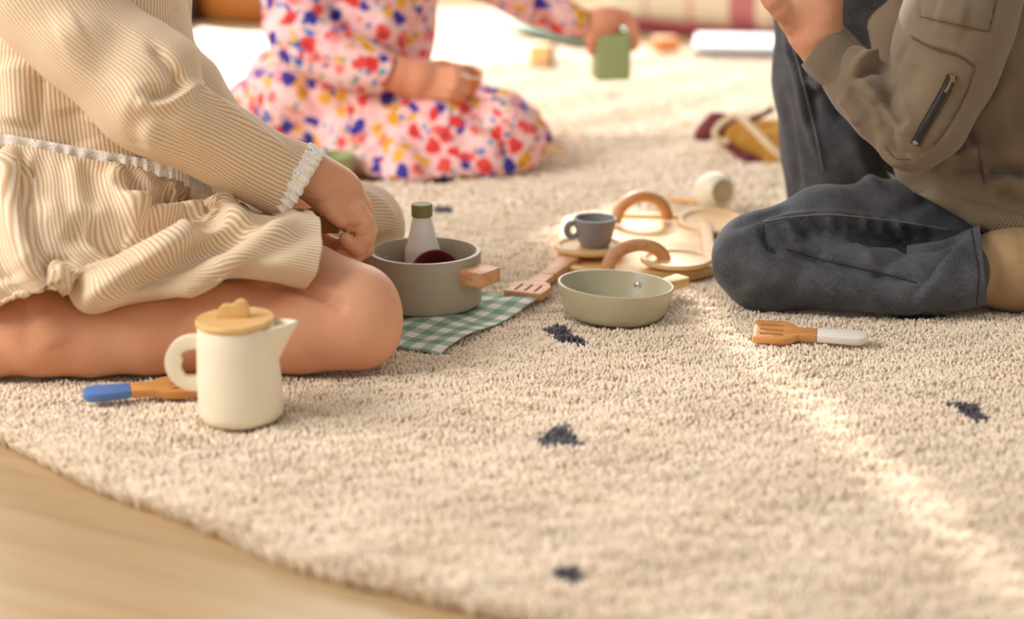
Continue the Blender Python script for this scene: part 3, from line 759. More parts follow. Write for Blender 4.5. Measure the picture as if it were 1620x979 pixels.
Vc, Fcx = rbox(L, .30, .17, .06, 5)
cb = link('cushion_cover', mk(Vc, Fcx), t.m, None); cb.parent = cu; cb.location = (0, .13, .012); cb.rotation_euler = (0, 0, 0); cu.rotation_euler = (0, 0, an)
Vp, Fp = tube([(-L/2+.03, -.01, .022), (0, -.02, .018), (L/2-.03, -.01, .022)], .012, 10, samples=20)
pp_ = link('piping', mk(Vp, Fp), plain('deep_red_piping', 'A03A44', .8), None); pp_.parent = cu
# pouf and dark stand at the far left
g = G(372, 40, FZ); pf = thing('leather_pouf', 'low round tan leather pouf behind the girl in the floral dress', 'pouf', (g[0]-.02, g[1]+.22, FZ))
add('pouf_body', lathe([(.17, 0), (.205, .006), (.22, .025), (.224, .06), (.22, .095), (.195, .118), (.12, .13), (.02, .133)], 56), plain('tan_leather', 'B8702E', .5, .06, 8), pf, TR((g[0]+.07, g[1]+.22, FZ)))
g2 = G(290, 40, FZ); tag(add('storage_box', rbox(.13, .2, .13, .01), plain('dark_grey_felt', '5C554F', .9), None, TR((g2[0]-.05, g2[1]+.1, FZ))), 'dark grey upright storage box left of the tan leather pouf', 'box')
# green bowl
g = KZ(527, 262, .02, 35); gc = g[0]; gc = np.array([gc[0], gc[1], 0]); hb_ = .04; rb_ = g[1]
bo = tag(add('toy_bowl', lathe([(rb_*.55, 0), (rb_*.7, .001), (rb_*.86, .014), (rb_, hb_), (rb_*.94, hb_), (rb_*.8, .016), (rb_*.5, .006), (.002, .006)], 48), MT['green'], None, TR((gc[0], gc[1], -.002))), 'olive green toy bowl on the rug beside the floral skirt', 'bowl'); press_at(gc, .03, -.004)

# mustard bag with rope
By = 3.03
bag = thing('drawstring_bag', 'mustard and maroon cone shaped bag with cream rope lying on the rug', 'bag', G(1180, 262))
cone = [K(1160, 212, By, 20), K(1195, 222, By, 33), K(1235, 232, By-.02, 42), K(1280, 238, By-.04, 46), K(1320, 240, By-.04, 40)]
sdf_obj('bag_body', chain(cone), .006, .01, plain('mustard_weave', 'C8923C', .85, .12, 60, 300, .4), bag, [([(1150, 215), (1200, 200), (1240, 200)], .012, -.004), ([(1170, 240), (1230, 262)], .01, .003)])
fl = [K(1118, 205, By, 17), K(1140, 200, By, 14), K(1162, 206, By+.01, 20)]; fl2 = [K(1104, 214, By-.01, 8), K(1125, 190, By, 11), K(1150, 190, By, 9)]; fl3 = [K(1140, 222, By-.03, 8), K(1180, 252, By-.05, 9), K(1235, 270, By-.05, 10)]
sdf_obj('maroon_lining', chain(fl)+chain(fl2)+chain(fl3), .005, .01, plain('maroon_cotton', '7C3B42', .9, .15, 50), bag, noise=(.004, 120, 3))
rp = [at(1152, 224, By-.075), at(1137, 222, By-.075), at(1131, 208, By-.075), at(1145, 192, By-.07), at(1168, 184, By-.07), at(1195, 208, By-.10), at(1225, 238, By-.13), at(1262, 268, By-.13)]
add('rope', tube(rp, .0055, 10, samples=60), plain('cream_rope', 'E6D2B0', .9, .1, 200), bag)
add('zip_edge', tube([at(1188, 189, By-.04), at(1205, 182, By-.03), at(1222, 172, By-.02)], .005, 8, samples=12), plain('maroon_edge', '5A2A30', .8), bag)

# ================================================================== PEOPLE
def finger(js, k=.003): return chain([K(*j) for j in js], k)
def Jc(js): return chain([K(*j) for j in js])

# ------------------------------------------------------------------ girl in the beige striped dress (left)
g1 = thing('person', 'kneeling child in a beige striped dress with lace trim, bare leg on the rug', 'person', G(60, 520))
# body: one skin
knee = KZ(569, 520, .044, 66); calf = [knee, KZ(470, 523, .043, 66), KZ(355, 518, .047, 72), KZ(240, 528, .041, 62), KZ(140, 537, .037, 57), KZ(72, 524, .046, 70)]
foot = [KZ(72, 524, .046, 66), KZ(-20, 545, .033, 50), KZ(-110, 560, .026, 40), KZ(-170, 565, .018, 30)]
yk = knee[0][1]
thigh = [K(561, 488, yk+.012, 73), K(470, 462, yk+.045, 80), K(330, 425, yk+.08, 92), K(150, 380, yk+.12, 118)]
pr = chain(calf, .012)+chain(foot)+chain(thigh, .014)
hipc = K(95, 345, 2.06, 150)
pr += [ell(hipc[0], (.10, .12, .09)), cap(K(110, 300, 2.06, 120), K(160, 60, 2.06, 115)), cap(K(160, 60, 2.06, 115), K(130, -90, 2.06, 95)), cap(K(75, -90, 2.01, 44), K(205, -100, 2.12, 44)),
       cap(K(140, -110, 2.06, 40), K(150, -170, 2.05, 38))]
hd = K(165, -255, 2.03, 115); pr += [ell(hd[0], (.078, .072, .092)), ell(hd[0]+np.array([.045, -.01, -.045]), (.04, .045, .038)), ell(hd[0]+np.array([.084, -.012, -.02]), (.012, .010, .012)), ell(hd[0]+np.array([-.005, -.074, -.012]), (.012, .008, .018))]
# far leg
pr += chain([K(150, 360, 2.12, 100), K(420, 335, 2.20, 56), K(565, 355, 2.24, 40), K(490, 400, 2.24, 36), K(300, 440, 2.26, 44)])
# arms
pr += chain([K(20, -80, 1.99, 46), K(110, 60, 1.945, 48), K(225, 190, 1.915, 42), K(350, 240, 1.955, 40), K(470, 272, 2.0, 34)])
pr += chain([K(250, -90, 2.14, 30), K(272, 75, 2.165, 26), K(314, 150, 2.165, 26), K(350, 200, 2.155, 25), K(400, 268, 2.135, 25), K(455, 325, 2.10, 25)])
sdf_obj('body', pr, .0042, .016, MT['skin1'], g1,
        [([(523, 476), (497, 463), (470, 454), (430, 446)], .006, -.006), ([(523, 476), (545, 490)], .008, -.003), ([(55, 500), (80, 520), (95, 545)], .02, .004), ([(30, 470), (45, 520), (40, 560)], .012, -.003)])
body1 = C.objects[-1]
# hands, finer, rooted inside the cuffs
Yh = 2.01
hand = chain([K(430, 262, 1.985, 32), K(492, 277, 2.0, 36), K(525, 300, Yh, 38), K(556, 330, Yh, 32)], .010)
hand += [cap(K(500, 290, Yh-.01, 30), K(556, 345, Yh-.012, 25)), cap(K(515, 285, Yh+.012, 30), K(566, 328, Yh+.012, 23)), cap(K(495, 270, Yh, 30), K(545, 300, Yh, 28))]
# knuckles to fingers, curling down and back to the left
fk = .0025
hand += chain([K(560, 335, Yh-.016, 21), K(575, 352, Yh-.018, 17), K(577, 376, Yh-.020, 15.5), K(566, 393, Yh-.024, 13), K(551, 383, Yh-.028, 11), K(546, 377, Yh-.029, 10)], fk)    # index, nearest
hand += chain([K(566, 338, Yh-.002, 20), K(580, 366, Yh-.002, 15), K(577, 392, Yh-.008, 13.5), K(560, 405, Yh-.014, 12.5), K(541, 400, Yh-.018, 11)], fk)    # middle
hand += chain([K(570, 338, Yh+.011, 19), K(583, 366, Yh+.013, 14), K(579, 394, Yh+.008, 12.5), K(560, 408, Yh+.002, 11.5), K(538, 404, Yh-.004, 10.5)], fk)     # ring finger
hand += chain([K(572, 338, Yh+.022, 16), K(584, 362, Yh+.026, 12), K(580, 386, Yh+.022, 11), K(562, 400, Yh+.016, 10)], fk)     # little
hand += chain([K(503, 300, Yh-.02, 24), K(516, 322, Yh-.028, 16), K(528, 338, Yh-.030, 12.5), K(538, 350, Yh-.030, 10.5)], .005)     # thumb
h2 = chain([K(445, 312, 2.10, 27), K(478, 345, 2.085, 28), K(500, 365, 2.07, 26)], .010)
h2 += chain([K(500, 372, 2.062, 15), K(520, 384, 2.052, 12.5), K(538, 388, 2.045, 11), K(548, 380, 2.04, 9.5)], fk)
h2 += chain([K(500, 385, 2.064, 15), K(518, 398, 2.05, 12.5), K(536, 402, 2.042, 11), K(548, 396, 2.036, 9.5)], fk)
h2 += chain([K(496, 392, 2.07, 14), K(510, 407, 2.056, 12), K(528, 411, 2.048, 10.5)], fk)
h2 += chain([K(490, 398, 2.08, 12), K(500, 414, 2.066, 11), K(514, 419, 2.056, 9.5)], fk)
h2 += chain([K(490, 352, 2.07, 16), K(505, 350, 2.055, 12), K(518, 352, 2.045, 10)], fk)
V, Q = sdf_mesh(hand, .0019, .007)
V = folds(V, Q, [([(478, 312), (500, 317), (530, 306)], .0025, -.0011), ([(480, 307), (505, 309), (525, 301)], .002, -.0007), ([(548, 357), (562, 360), (577, 353)], .0018, -.0014), ([(560, 371), (570, 374), (584, 372)], .0016, -.0012), ([(556, 372), (562, 382), (556, 394)], .0014, -.0012)])
V2, Q2 = sdf_mesh(h2, .0019, .006)
# join the finer hands into the one skin
me = body1.data; nb = len(me.vertices); Vb = np.zeros(nb*3, np.float32); me.vertices.foreach_get('co', Vb); Vb = Vb.reshape(-1, 3)
Qb = np.zeros(len(me.loops), np.int32); me.loops.foreach_get('vertex_index', Qb); Qb = Qb.reshape(-1, 4)
newme = mk_quads(np.vstack([Vb, V, V2]), np.vstack([Qb, Q+nb, Q2+nb+len(V)]), 'body'); newme.materials.append(MT['skin1'])
newme.polygons.foreach_set('use_smooth', [True]*len(newme.polygons)); body1.data = newme
hr = [ell(hd[0]+np.array([-.02, .005, .012]), (.084, .082, .092)), cap((hd[0]+np.array([-.07, 0, -.02]), .04), (hd[0]+np.array([-.10, 0, -.16]), .022))]
sdf_obj('hair', hr, .006, .02, MT['hair1'], g1, noise=(.003, 150, 2))

# bodice
fold_gain = 1.9
def cr_smooth(p):
    return np.convolve(np.pad(p, 8, 'edge'), np.ones(17)/17, 'valid')
def striped_loft(name, rings, nu, nv, stripes, parent, lines=(), ripple=None, th=.0016, off=0, noise=None, m=None, pitch=.0044):
    V, Q, u, v = loft(rings, nu, nv)
    N = normals(V, Q); N = weldseam(N, nu, nv)
    if ripple is not None: V = V+N*ripple(u, v)[:, None]
    if noise: V = fnoise(V, N, *noise)
    if lines: V = folds(V, Q, lines)
    V = weldseam(V, nu, nv)
    me = mk_quads(V, Q, name); 
    W_ = V.reshape(nv, nu+1, 3); per = np.linalg.norm(np.diff(W_, axis=1), axis=2).sum(1)
    sw = (u-.5)*stripes if stripes < 80 else (u-.5)*np.repeat(cr_smooth(per), nu+1)/pitch
    setst(me, sw+off)
    o = link(name, me, m or MT['stripe'], parent); return solid(o, th), V, Q
bod = [(-95, 215, 2.02, 352, 300, 2.08, .130), (-100, 150, 2.02, 338, 215, 2.08, .125), (-90, 60, 2.02, 322, 130, 2.08, .118), (-50, -40, 2.02, 300, 30, 2.08, .112), (0, -120, 2.03, 278, -60, 2.07, .100), (60, -165, 2.04, 240, -130, 2.06, .07), (110, -175, 2.04, 205, -165, 2.05, .045)]
striped_loft('bodice', bod, 180, 120, 170, g1, [([(62, 118), (62, 150), (58, 205)], .005, -.004), ([(20, 90), (30, 150), (25, 200)], .02, .006), ([(110, 170), (120, 210), (130, 235)], .02, -.004), ([(160, 160), (150, 200)], .012, .004)], noise=(.002, 40, 5))
# skirt over the near thigh
sk = [(-100, 205, 2.0, 354, 292, 2.09, .135),
      (-118, 250, 1.98, 372, 305, 2.09, .145),
      (-128, 330, 1.93, 395, 322, 2.09, .150),
      (-110, 440, 1.86, 415, 326, 2.07, .135),
      (-40, 492, 1.838, 432, 326, 2.04, .110),
      (22, 466, 1.838, 446, 326, 2.02, .098),
      (86, 440, 1.842, 456, 326, 2.0, .090),
      (138, 489, 1.838, 466, 326, 1.985, .085),
      (200, 482, 1.842, 472, 327, 1.975, .080),
      (270, 470, 1.848, 478, 328, 1.97, .076),
      (350, 444, 1.858, 482, 329, 1.965, .072),
      (418, 446, 1.866, 486, 330, 1.96, .068),
      (476, 458, 1.880, 491, 331, 1.955, .064)]
def rip(u, v):
    g_ = np.exp(-(v/.28)**2); ph = u*2*math.pi
    return .0042*g_*np.minimum(1, v*14)*(np.sin(ph*31+2*np.sin(ph*5))+.6*np.sin(ph*53+1+3*np.sin(ph*3)))+.0035*np.sin(ph*9+2.0*v*5)*np.clip(v*3, 0, 1)*(1-.7*v)
sl_ = [([(12, 232), (10, 300), (28, 370), (60, 440)], .016, .011), ([(52, 250), (45, 310), (60, 380), (90, 440)], .010, -.009), ([(-20, 300), (0, 400), (20, 450)], .02, -.008),
       ([(184, 262), (178, 296), (200, 316), (240, 318)], .009, .007), ([(215, 300), (235, 318), (290, 312), (320, 316)], .012, -.014),
       ([(200, 330), (260, 330), (330, 338), (400, 352)], .013, .012), ([(110, 350), (160, 368), (200, 382)], .02, -.012), ([(60, 330), (120, 345), (180, 342)], .016, .007),
       ([(215, 358), (270, 352), (340, 358)], .012, -.007),
       ([(128, 478), (180, 444), (245, 404), (320, 362), (395, 330)], .014, .013), ([(160, 400), (230, 378), (300, 362)], .014, -.010),
       ([(190, 455), (260, 432), (330, 392), (420, 350)], .012, -.010), ([(270, 466), (330, 438), (400, 392), (470, 342)], .014, .008),
       ([(350, 440), (420, 400), (480, 362)], .010, -.005), ([(100, 400), (95, 440), (110, 478)], .010, -.009)]
fold_gain = 1.45
so_, V, Q = striped_loft('skirt', sk, 260, 240, 195, g1, sl_, rip, noise=(.0025, 45, 8), th=.002)
W_ = V.reshape(240, 261, 3).copy(); vv = np.clip((np.linspace(0, 1, 240)-.8)/.2, 0, 1)**2; th_ = np.linspace(0, 2*math.pi, 261)+1.5*math.pi
W_[:, :, 0] += .017*vv[:, None]*np.maximum(0, np.sin(th_))[None, :]
so_.data.vertices.foreach_set('co', W_.astype(np.float32).ravel())      # the hem swings out on the near side
# the far side of the skirt, spread over the other knee
sk2 = [(230, 330, 2.05, 250, 250, 2.12, .10), (360, 420, 2.12, 380, 262, 2.18, .085), (450, 425, 2.17, 470, 268, 2.22, .08), (540, 424, 2.20, 552, 280, 2.25, .072), (595, 410, 2.215, 602, 297, 2.255, .06), (626, 392, 2.225, 626, 325, 2.25, .04), (636, 372, 2.235, 636, 352, 2.24, .012)]
striped_loft('skirt_far_side', sk2, 120, 70, 110, g1, [([(560, 300), (600, 320), (625, 350)], .01, .003), ([(560, 395), (590, 385), (630, 370)], .008, -.004)], noise=(.003, 50, 3))
fold_gain = 1.9
# lace at the waist
def ruffle(name, pts, wvec, parent, amp=.003, n=260, rows=6, freq=60, droop=.0):
    P = cr(np.array(pts), n); V = []
    T = np.gradient(P, axis=0); T /= np.linalg.norm(T, axis=1)[:, None]
    for i in range(n):
        wv = wvec(i/(n-1)) if callable(wvec) else np.array(wvec); nn = np.cross(T[i], wv); nn /= np.linalg.norm(nn)+1e-9
        s = i/(n-1)*freq*6.283
        for j in range(rows):
            f = j/(rows-1); sc = 1+.10*abs(math.sin(s*.5))*(f > .9)
            V.append(P[i]+wv*f*sc+nn*amp*math.sin(s+f*.7+1.5*math.sin(s*.23))*(.25+f))
    Fc = [(i*rows+j, i*rows+j+1, (i+1)*rows+j+1, (i+1)*rows+j) for i in range(n-1) for j in range(rows-1)]
    o = link(name, mk(V, Fc), MT['lace'], parent); return solid(o, .0008)
V, Q, u, v = loft(bod[:2], 180, 8)
lw = []
bvhb = BVHTree.FromPolygons([tuple(x) for x in V], [tuple(map(int, q)) for q in Q])
for x, y in ((-60, 200), (-20, 203), (5, 203), (30, 207), (55, 212), (90, 222), (130, 231), (165, 237), (200, 240), (235, 250), (265, 262), (300, 276), (335, 292)):
    h_ = None
    lw.append(at(x, y, 1.0))
def on(V, Q, pts, lift):
    b = BVHTree.FromPolygons([tuple(x) for x in V], [tuple(map(int, q)) for q in Q]); out = []
    for x, y in pts:
        r = Vector(ray(x, y)).normalized(); h_ = b.ray_cast(Vector((0, 0, H)), r)
        if h_[0] is None: continue
        out.append(np.array(h_[0]-r*lift))
    return out
Vs, Qs, _, _ = loft(sk, 180, 160)
wl = on(Vs, Qs, [(-20, 226), (5, 220), (30, 222), (55, 229), (90, 238), (130, 246), (165, 252), (200, 256), (235, 266), (265, 276), (300, 290), (335, 304)], .012)
wl = [p + np.array([0, 0, .013]) for p in wl]
ruffle('waist_lace', wl, (0, -.004, -.015), g1, .0025, 300, 6, 34)
# sleeve, near arm
sv = [(20, -128, 2.01, 60, -150, 2.03, .03), (-52, -80, 1.985, 100, -150, 2.0, .055), (-48, -10, 1.955, 160, -90, 1.98, .064), (0, 54, 1.94, 209, 0, 1.97, .064), (64, 116, 1.925, 263, 37, 1.955, .060), (118, 163, 1.915, 312, 76, 1.945, .057), (175, 219, 1.905, 322, 128, 1.935, .052), (225, 248, 1.905, 338, 146, 1.93, .048),
      (297, 276, 1.925, 372, 166, 1.95, .044), (355, 304, 1.95, 425, 197, 1.97, .042), (404, 329, 1.97, 470, 220, 1.99, .040), (432, 344, 1.98, 494, 230, 2.0, .038)]
svl = [([(240, 70), (268, 105), (288, 130)], .006, -.005), ([(290, 128), (262, 150), (232, 152)], .007, -.007), ([(312, 134), (276, 158), (240, 168), (215, 160)], .008, .006), ([(306, 133), (344, 160), (400, 200), (466, 250)], .006, .003),
       ([(225, 120), (215, 180), (230, 240)], .018, .004), ([(245, 190), (300, 240), (360, 280)], .014, -.003), ([(200, 40), (170, 80), (150, 130)], .02, -.003), ([(232, 160), (216, 200), (222, 235)], .012, -.004), ([(130, 40), (90, 60)], .02, .003)]
_, VS, QS = striped_loft('sleeve', sv, 150, 150, 92, g1, svl, noise=(.0018, 45, 11))
# far sleeve
sv2 = [(205, -90, 2.11, 245, -112, 2.13, .03), (215, -20, 2.13, 300, -50, 2.16, .05), (235, 90, 2.15, 306, 60, 2.18, .045), (275, 190, 2.15, 345, 104, 2.18, .046), (320, 240, 2.14, 372, 150, 2.17, .044), (370, 300, 2.12, 425, 230, 2.15, .038), (412, 345, 2.10, 468, 288, 2.13, .032)]
striped_loft('sleeve', sv2, 90, 60, 90, g1, noise=(.003, 45, 3))
# cuffs of lace
def ring_ruffle(name, A, YA, B, YB, t, dpx, parent, wl=.016, amp=.003, fr=30):
    a0 = at(*A, YA); b0 = at(*B, YB); c = (a0+b0)/2; a = (a0-b0)/2; dn = (c-np.array([0, 0, H])); dn /= np.linalg.norm(dn)
    pts = [c+a*math.cos(q)-dn*t*math.sin(q) for q in np.linspace(0, 2*math.pi, 40)]
    q1 = at(A[0]+dpx[0], A[1]+dpx[1], YA)-a0; q1 = q1/np.linalg.norm(q1)*wl
    return ruffle(name, pts, tuple(q1), parent, amp, 260, 6, fr)
ring_ruffle('lace_cuff', (424, 338), 1.978, (489, 226), 1.998, .0385, (8, 5), g1, .0195, .0032, 24)
ring_ruffle('lace_cuff', (414, 345), 2.10, (466, 290), 2.128, .032, (10, 12), g1, .014, .0025, 20)
# pintucks on the chest
Vb_, Qb_, _, _ = loft(bod, 180, 120)
for pts in ([(226, 6), (240, 5), (252, 8), (264, 14), (282, 12), (297, 6)], [(262, 42), (275, 47), (290, 47), (309, 43)], [(296, 88), (306, 84), (316, 80)], [(205, -20), (240, -26), (288, -22)]):
    W = on(Vb_, Qb_, pts, -.0005)
    if len(W) > 1: add('pintuck', tube(W, .0016, 8, samples=40), MT['stripe'], g1); C.objects[-1].data.attributes.new('st', 'FLOAT', 'POINT')
# bear-shaped wooden piece held in the hands
bc = at(517, 352, 2.028)
bt_ = tag(sdf_obj('toy_biscuit', [ell(bc, (.020, .006, .013)), ell(bc+np.array([-.017, 0, .010]), (.008, .006, .008)), ell(bc+np.array([.012, 0, .010]), (.006, .0055, .006)), ell(bc+np.array([.004, -.006, .001]), (.0025, .003, .0025), None, .001, True)], .0016, .004, plain('brown_wood', 'A9804A', .6, .1, 90))[0], 'small brown wooden biscuit toy held in the hands of the child in stripes', 'toy')

fold_gain = 1.35
# ------------------------------------------------------------------ child in jeans and olive jacket (right)
b1 = thing('person', 'child kneeling on one knee in charcoal jeans and an olive brown zip jacket', 'person', G(1500, 490))
YB = 2.15
jk = KZ(1204, 413, .054, 73); yk = jk[0][1]
near_calf = [KZ(1212, 432, .038, 56), KZ(1320, 440, .039, 52), KZ(1440, 444, .039, 51), KZ(1530, 430, .045, 52)]
near_thigh = [jk, K(1300, 362, yk+.035, 66), K(1400, 352, yk+.07, 64), K(1500, 350, yk+.10, 70), K(1620, 330, yk+.14, 95)]
far_leg = [K(1600, 250, 2.36, 90), K(1450, 90, 2.40, 84), K(1318, -10, 2.42, 92), K(1310, 120, 2.43, 84), K(1330, 220, 2.44, 90), K(1340, 330, 2.46, 92)]
pr = chain(near_calf, .010)+[cap(near_calf[0], jk, .02)]+chain(near_thigh, .012)+chain(far_leg, .02)+[ell(at(1640, 250, 2.30), (.11, .12, .09))]
# jeans
jl = [([(1206, 352), (1212, 380), (1222, 394), (1238, 399)], .005, -.006), ([(1240, 396), (1290, 410), (1350, 424), (1400, 436), (1458, 448)], .0045, -.004), ([(1244, 392), (1300, 404), (1360, 419), (1410, 430)], .006, .003),
      ([(1206, 352), (1250, 344), (1310, 340), (1370, 345), (1430, 352), (1510, 366)], .006, .0035), ([(1250, 372), (1290, 368), (1340, 372), (1400, 386), (1450, 392), (1520, 382)], .009, -.005),
      ([(1258, 352), (1285, 372)], .006, -.005), ([(1240, 355), (1262, 380)], .006, .004), ([(1285, 348), (1310, 368)], .005, -.004), ([(1320, 346), (1335, 366)], .005, -.005), ([(1345, 348), (1358, 370)], .005, -.005), ([(1372, 348), (1385, 374)], .005, -.005), ([(1400, 352), (1412, 378)], .005, -.005), ([(1430, 356), (1442, 384)], .005, -.005), ([(1460, 362), (1475, 385)], .006, -.005),
      ([(1308, 346), (1323, 366)], .004, .003), ([(1359, 348), (1372, 370)], .004, .003), ([(1415, 354), (1428, 380)], .004, .003),
      ([(1250, 440), (1330, 470), (1420, 488)], .02, .003), ([(1290, 400), (1310, 412)], .008, -.003), ([(1340, 385), (1370, 400), (1380, 420)], .008, .003), ([(1440, 395), (1400, 420), (1385, 450)], .008, -.003),
      ([(1243, 60), (1262, 110), (1275, 180), (1300, 260)], .008, .005), ([(1258, 75), (1275, 130), (1290, 200)], .007, -.006), ([(1280, 150), (1310, 160), (1340, 190)], .008, -.006), ([(1260, 100), (1290, 110)], .007, -.005), ([(1270, 128), (1300, 140)], .006, .004), ([(1240, 150), (1255, 250), (1262, 300)], .01, -.004), ([(1340, 210), (1370, 270), (1380, 300)], .012, .005),
      ([(1190, 400), (1175, 430), (1190, 460)], .02, -.003), ([(1160, 360), (1200, 345), (1250, 330)], .008, -.002), ([(1480, 310), (1440, 330), (1400, 345)], .01, -.003)]
def clipz(f, ax):
    return np.maximum(f, (-.004-ax[2])[None, None, :])
fold_gain = 1.9
jo, VJ, QJ = sdf_obj('jeans', pr+[cap(K(1250, 395, yk+.04, 34), K(1520, 385, yk+.06, 36), .02)], .0032, .014, MT['denim'], b1, jl, (.0016, 60, 4), clipz)
fold_gain = 1.35
# flared hem of the near trouser leg
def ringloft(name, rings, nu, nv, m, parent, th=.0025, stripes=1, lines=(), ripple=None, noise=None):
    o, V, Q = striped_loft(name, rings, nu, nv, stripes, parent, lines, ripple, th, 0, noise, m); return o, V, Q
yc = near_calf[2][0][1]
hm, VH, QH = ringloft('trouser_hem', [(1430, 494, yc-.01, 1435, 388, yc+.03, .044), (1480, 494, yc-.01, 1490, 380, yc+.035, .049), (1525, 490, yc-.012, 1525, 366, yc+.04, .052), (1556, 482, yc-.012, 1545, 357, yc+.045, .054), (1562, 479, yc-.012, 1550, 356, yc+.045, .0535)], 110, 50, MT['denim'], b1, .003, 1,
                      [([(1440, 490), (1480, 440), (1535, 375)], .012, .006), ([(1450, 450), (1480, 410), (1520, 372)], .010, -.007)])
def seam(name, pts, V, Q, r, m, parent, lift=.0005):
    W = on(V, Q, cr(np.array(pts, float), 9*len(pts)), lift+r*.3)
    if len(W) > 1: return add(name, tube(W, r, 6), m, parent)
seam('hem_seam', [(1537, 362), (1541, 390), (1548, 430), (1545, 482)], VH, QH, .0007, MT['darkseam'], b1)
seam('inseam', [(1244, 394), (1290, 408), (1350, 422), (1400, 434), (1450, 447)], VJ, QJ, .0007, MT['darkseam'], b1)
seam('inseam', [(1208, 350), (1250, 343), (1310, 339), (1370, 344), (1430, 351), (1500, 363)], VJ, QJ, .0006, MT['seam'], b1)
seam('inseam', [(1207, 356), (1212, 380), (1222, 396)], VJ, QJ, .0008, MT['darkseam'], b1)
seam('side_seam', [(1250, 62), (1262, 100), (1275, 150), (1290, 210), (1302, 270)], VJ, QJ, .0009, MT['seam'], b1)
# skin: one body under the clothes, hand finer
sock = KZ(1600, 425, .045, 64)
hb2 = at(1560, -330, 2.24)
pb = chain([K(1620, 250, 2.28, 110), K(1600, 100, 2.27, 120), K(1560, -60, 2.25, 110)])+[cap(K(1500, -60, 2.19, 36), K(1630, -70, 2.32, 36)), cap(K(1550, -100, 2.25, 40), K(1548, -190, 2.25, 38)), ell(hb2, (.075, .074, .092)), ell(hb2+np.array([-.045, -.01, -.045]), (.04, .045, .038)), ell(hb2+np.array([-.082, -.008, -.02]), (.012, .010, .012)), ell(hb2+np.array([0, -.074, -.012]), (.012, .008, .018))]
pb += chain([K(1530, -55, 2.18, 36), K(1480, 100, 2.14, 40), K(1432, 212, 2.13, 36), K(1360, 140, 2.155, 34), K(1312, 88, 2.175, 32), K(1290, 60, 2.185, 30)])
pb += chain([K(1610, -75, 2.33, 34), K(1490, -75, 2.40, 32), K(1400, -90, 2.34, 28), K(1330, -85, 2.26, 26)])
pb += chain([K(1600, 330, yk+.13, 60), K(1400, 345, yk+.10, 24), K(1215, 412, yk+.02, 30)])+[cap((near_calf[0][0], .022), (near_calf[2][0], .020)), cap((near_calf[2][0], .020), (near_calf[3][0], .028)), cap((near_calf[3][0], .03), (sock[0], .035))]
pb += [cap(K(1600, 250, 2.36, 55), K(1318, 10, 2.42, 50)), cap(K(1318, 10, 2.42, 45), K(1330, 350, 2.47, 32))]
sdf_obj('body', pb, .006, .016, MT['skin3'], b1); body2 = C.objects[-1]
Yb = 2.185
hh = chain([K(1330, 115, 2.165, 32), K(1306, 80, 2.178, 34), K(1287, 47, Yb, 39), K(1270, 5, Yb, 40), K(1262, -20, Yb, 36)], .012)
hh += [cap(K(1295, 50, Yb-.01, 36), K(1300, -10, Yb-.012, 34)), cap(K(1262, 20, Yb+.008, 34), K(1250, -15, Yb+.01, 28))]
hh += chain([K(1256, 30, Yb-.012, 24), K(1236, 14, Yb-.022, 17), K(1222, 2, Yb-.027, 14), K(1212, -6, Yb-.028, 11.5)], .006)
for i, (x, yy, dy) in enumerate(((1300, -25, -.02), (1286, -34, -.006), (1270, -38, .008), (1256, -34, .02))):
    hh += chain([K(x, yy+10, Yb+dy, 18), K(x-8, yy-26, Yb+dy-.004, 14.5), K(x-26, yy-42, Yb+dy-.008, 13), K(x-42, yy-40, Yb+dy-.010, 11)], .004)
V, Q = sdf_mesh(hh, .0021, .008); V = folds(V, Q, [([(1222, 8), (1228, 14), (1238, 18)], .002, -.0006), ([(1318, 10), (1312, 40)], .01, .001), ([(1240, 38), (1262, 52)], .006, -.001)])
me = body2.data; nb = len(me.vertices); Vb = np.zeros(nb*3, np.float32); me.vertices.foreach_get('co', Vb); Vb = Vb.reshape(-1, 3)
Qb = np.zeros(len(me.loops), np.int32); me.loops.foreach_get('vertex_index', Qb); Qb = Qb.reshape(-1, 4)
newme = mk_quads(np.vstack([Vb, V]), np.vstack([Qb, Q+nb]), 'body'); newme.materials.append(MT['skin3']); newme.polygons.foreach_set('use_smooth', [True]*len(newme.polygons)); body2.data = newme
nl_ = at(1215, 0, Yb-.034); add('thumbnail', lathe([(.0001, .0012), (.003, .001), (.0042, 0)], 16), plain('nail', 'F0C9B4', .3), b1, TR(nl_) @ TR((0, 0, 0), math.radians(75), 0, math.radians(-35)) @ Matrix.Diagonal((1, 1.3, 1, 1)))
sdf_obj('hair', [ell(hb2+np.array([.012, .004, .02]), (.082, .082, .088))], .006, .02, MT['hair2'], b1, noise=(.003, 150, 2))
# socks
sdf_obj('sock', [cap(near_calf[3], sock), cap((sock[0], sock[1]), KZ(1680, 432, .045, 60)), cap(KZ(1680, 432, .045, 60), KZ(1760, 450, .03, 40))], .004, .012, MT['sock'], b1, [([(1575, 380), (1580, 430), (1572, 470)], .006, -.002), ([(1600, 365), (1612, 420)], .008, .002)], (.0012, 80, 2))
sdf_obj('sock', [cap(K(1330, 340, 2.46, 50), G_ := (G(1318, 372, .03), .032)), cap(G_, (G(1250, 378, .024)+np.array([.02, 0, 0]), .024))], .005, .01, MT['sock'], b1)
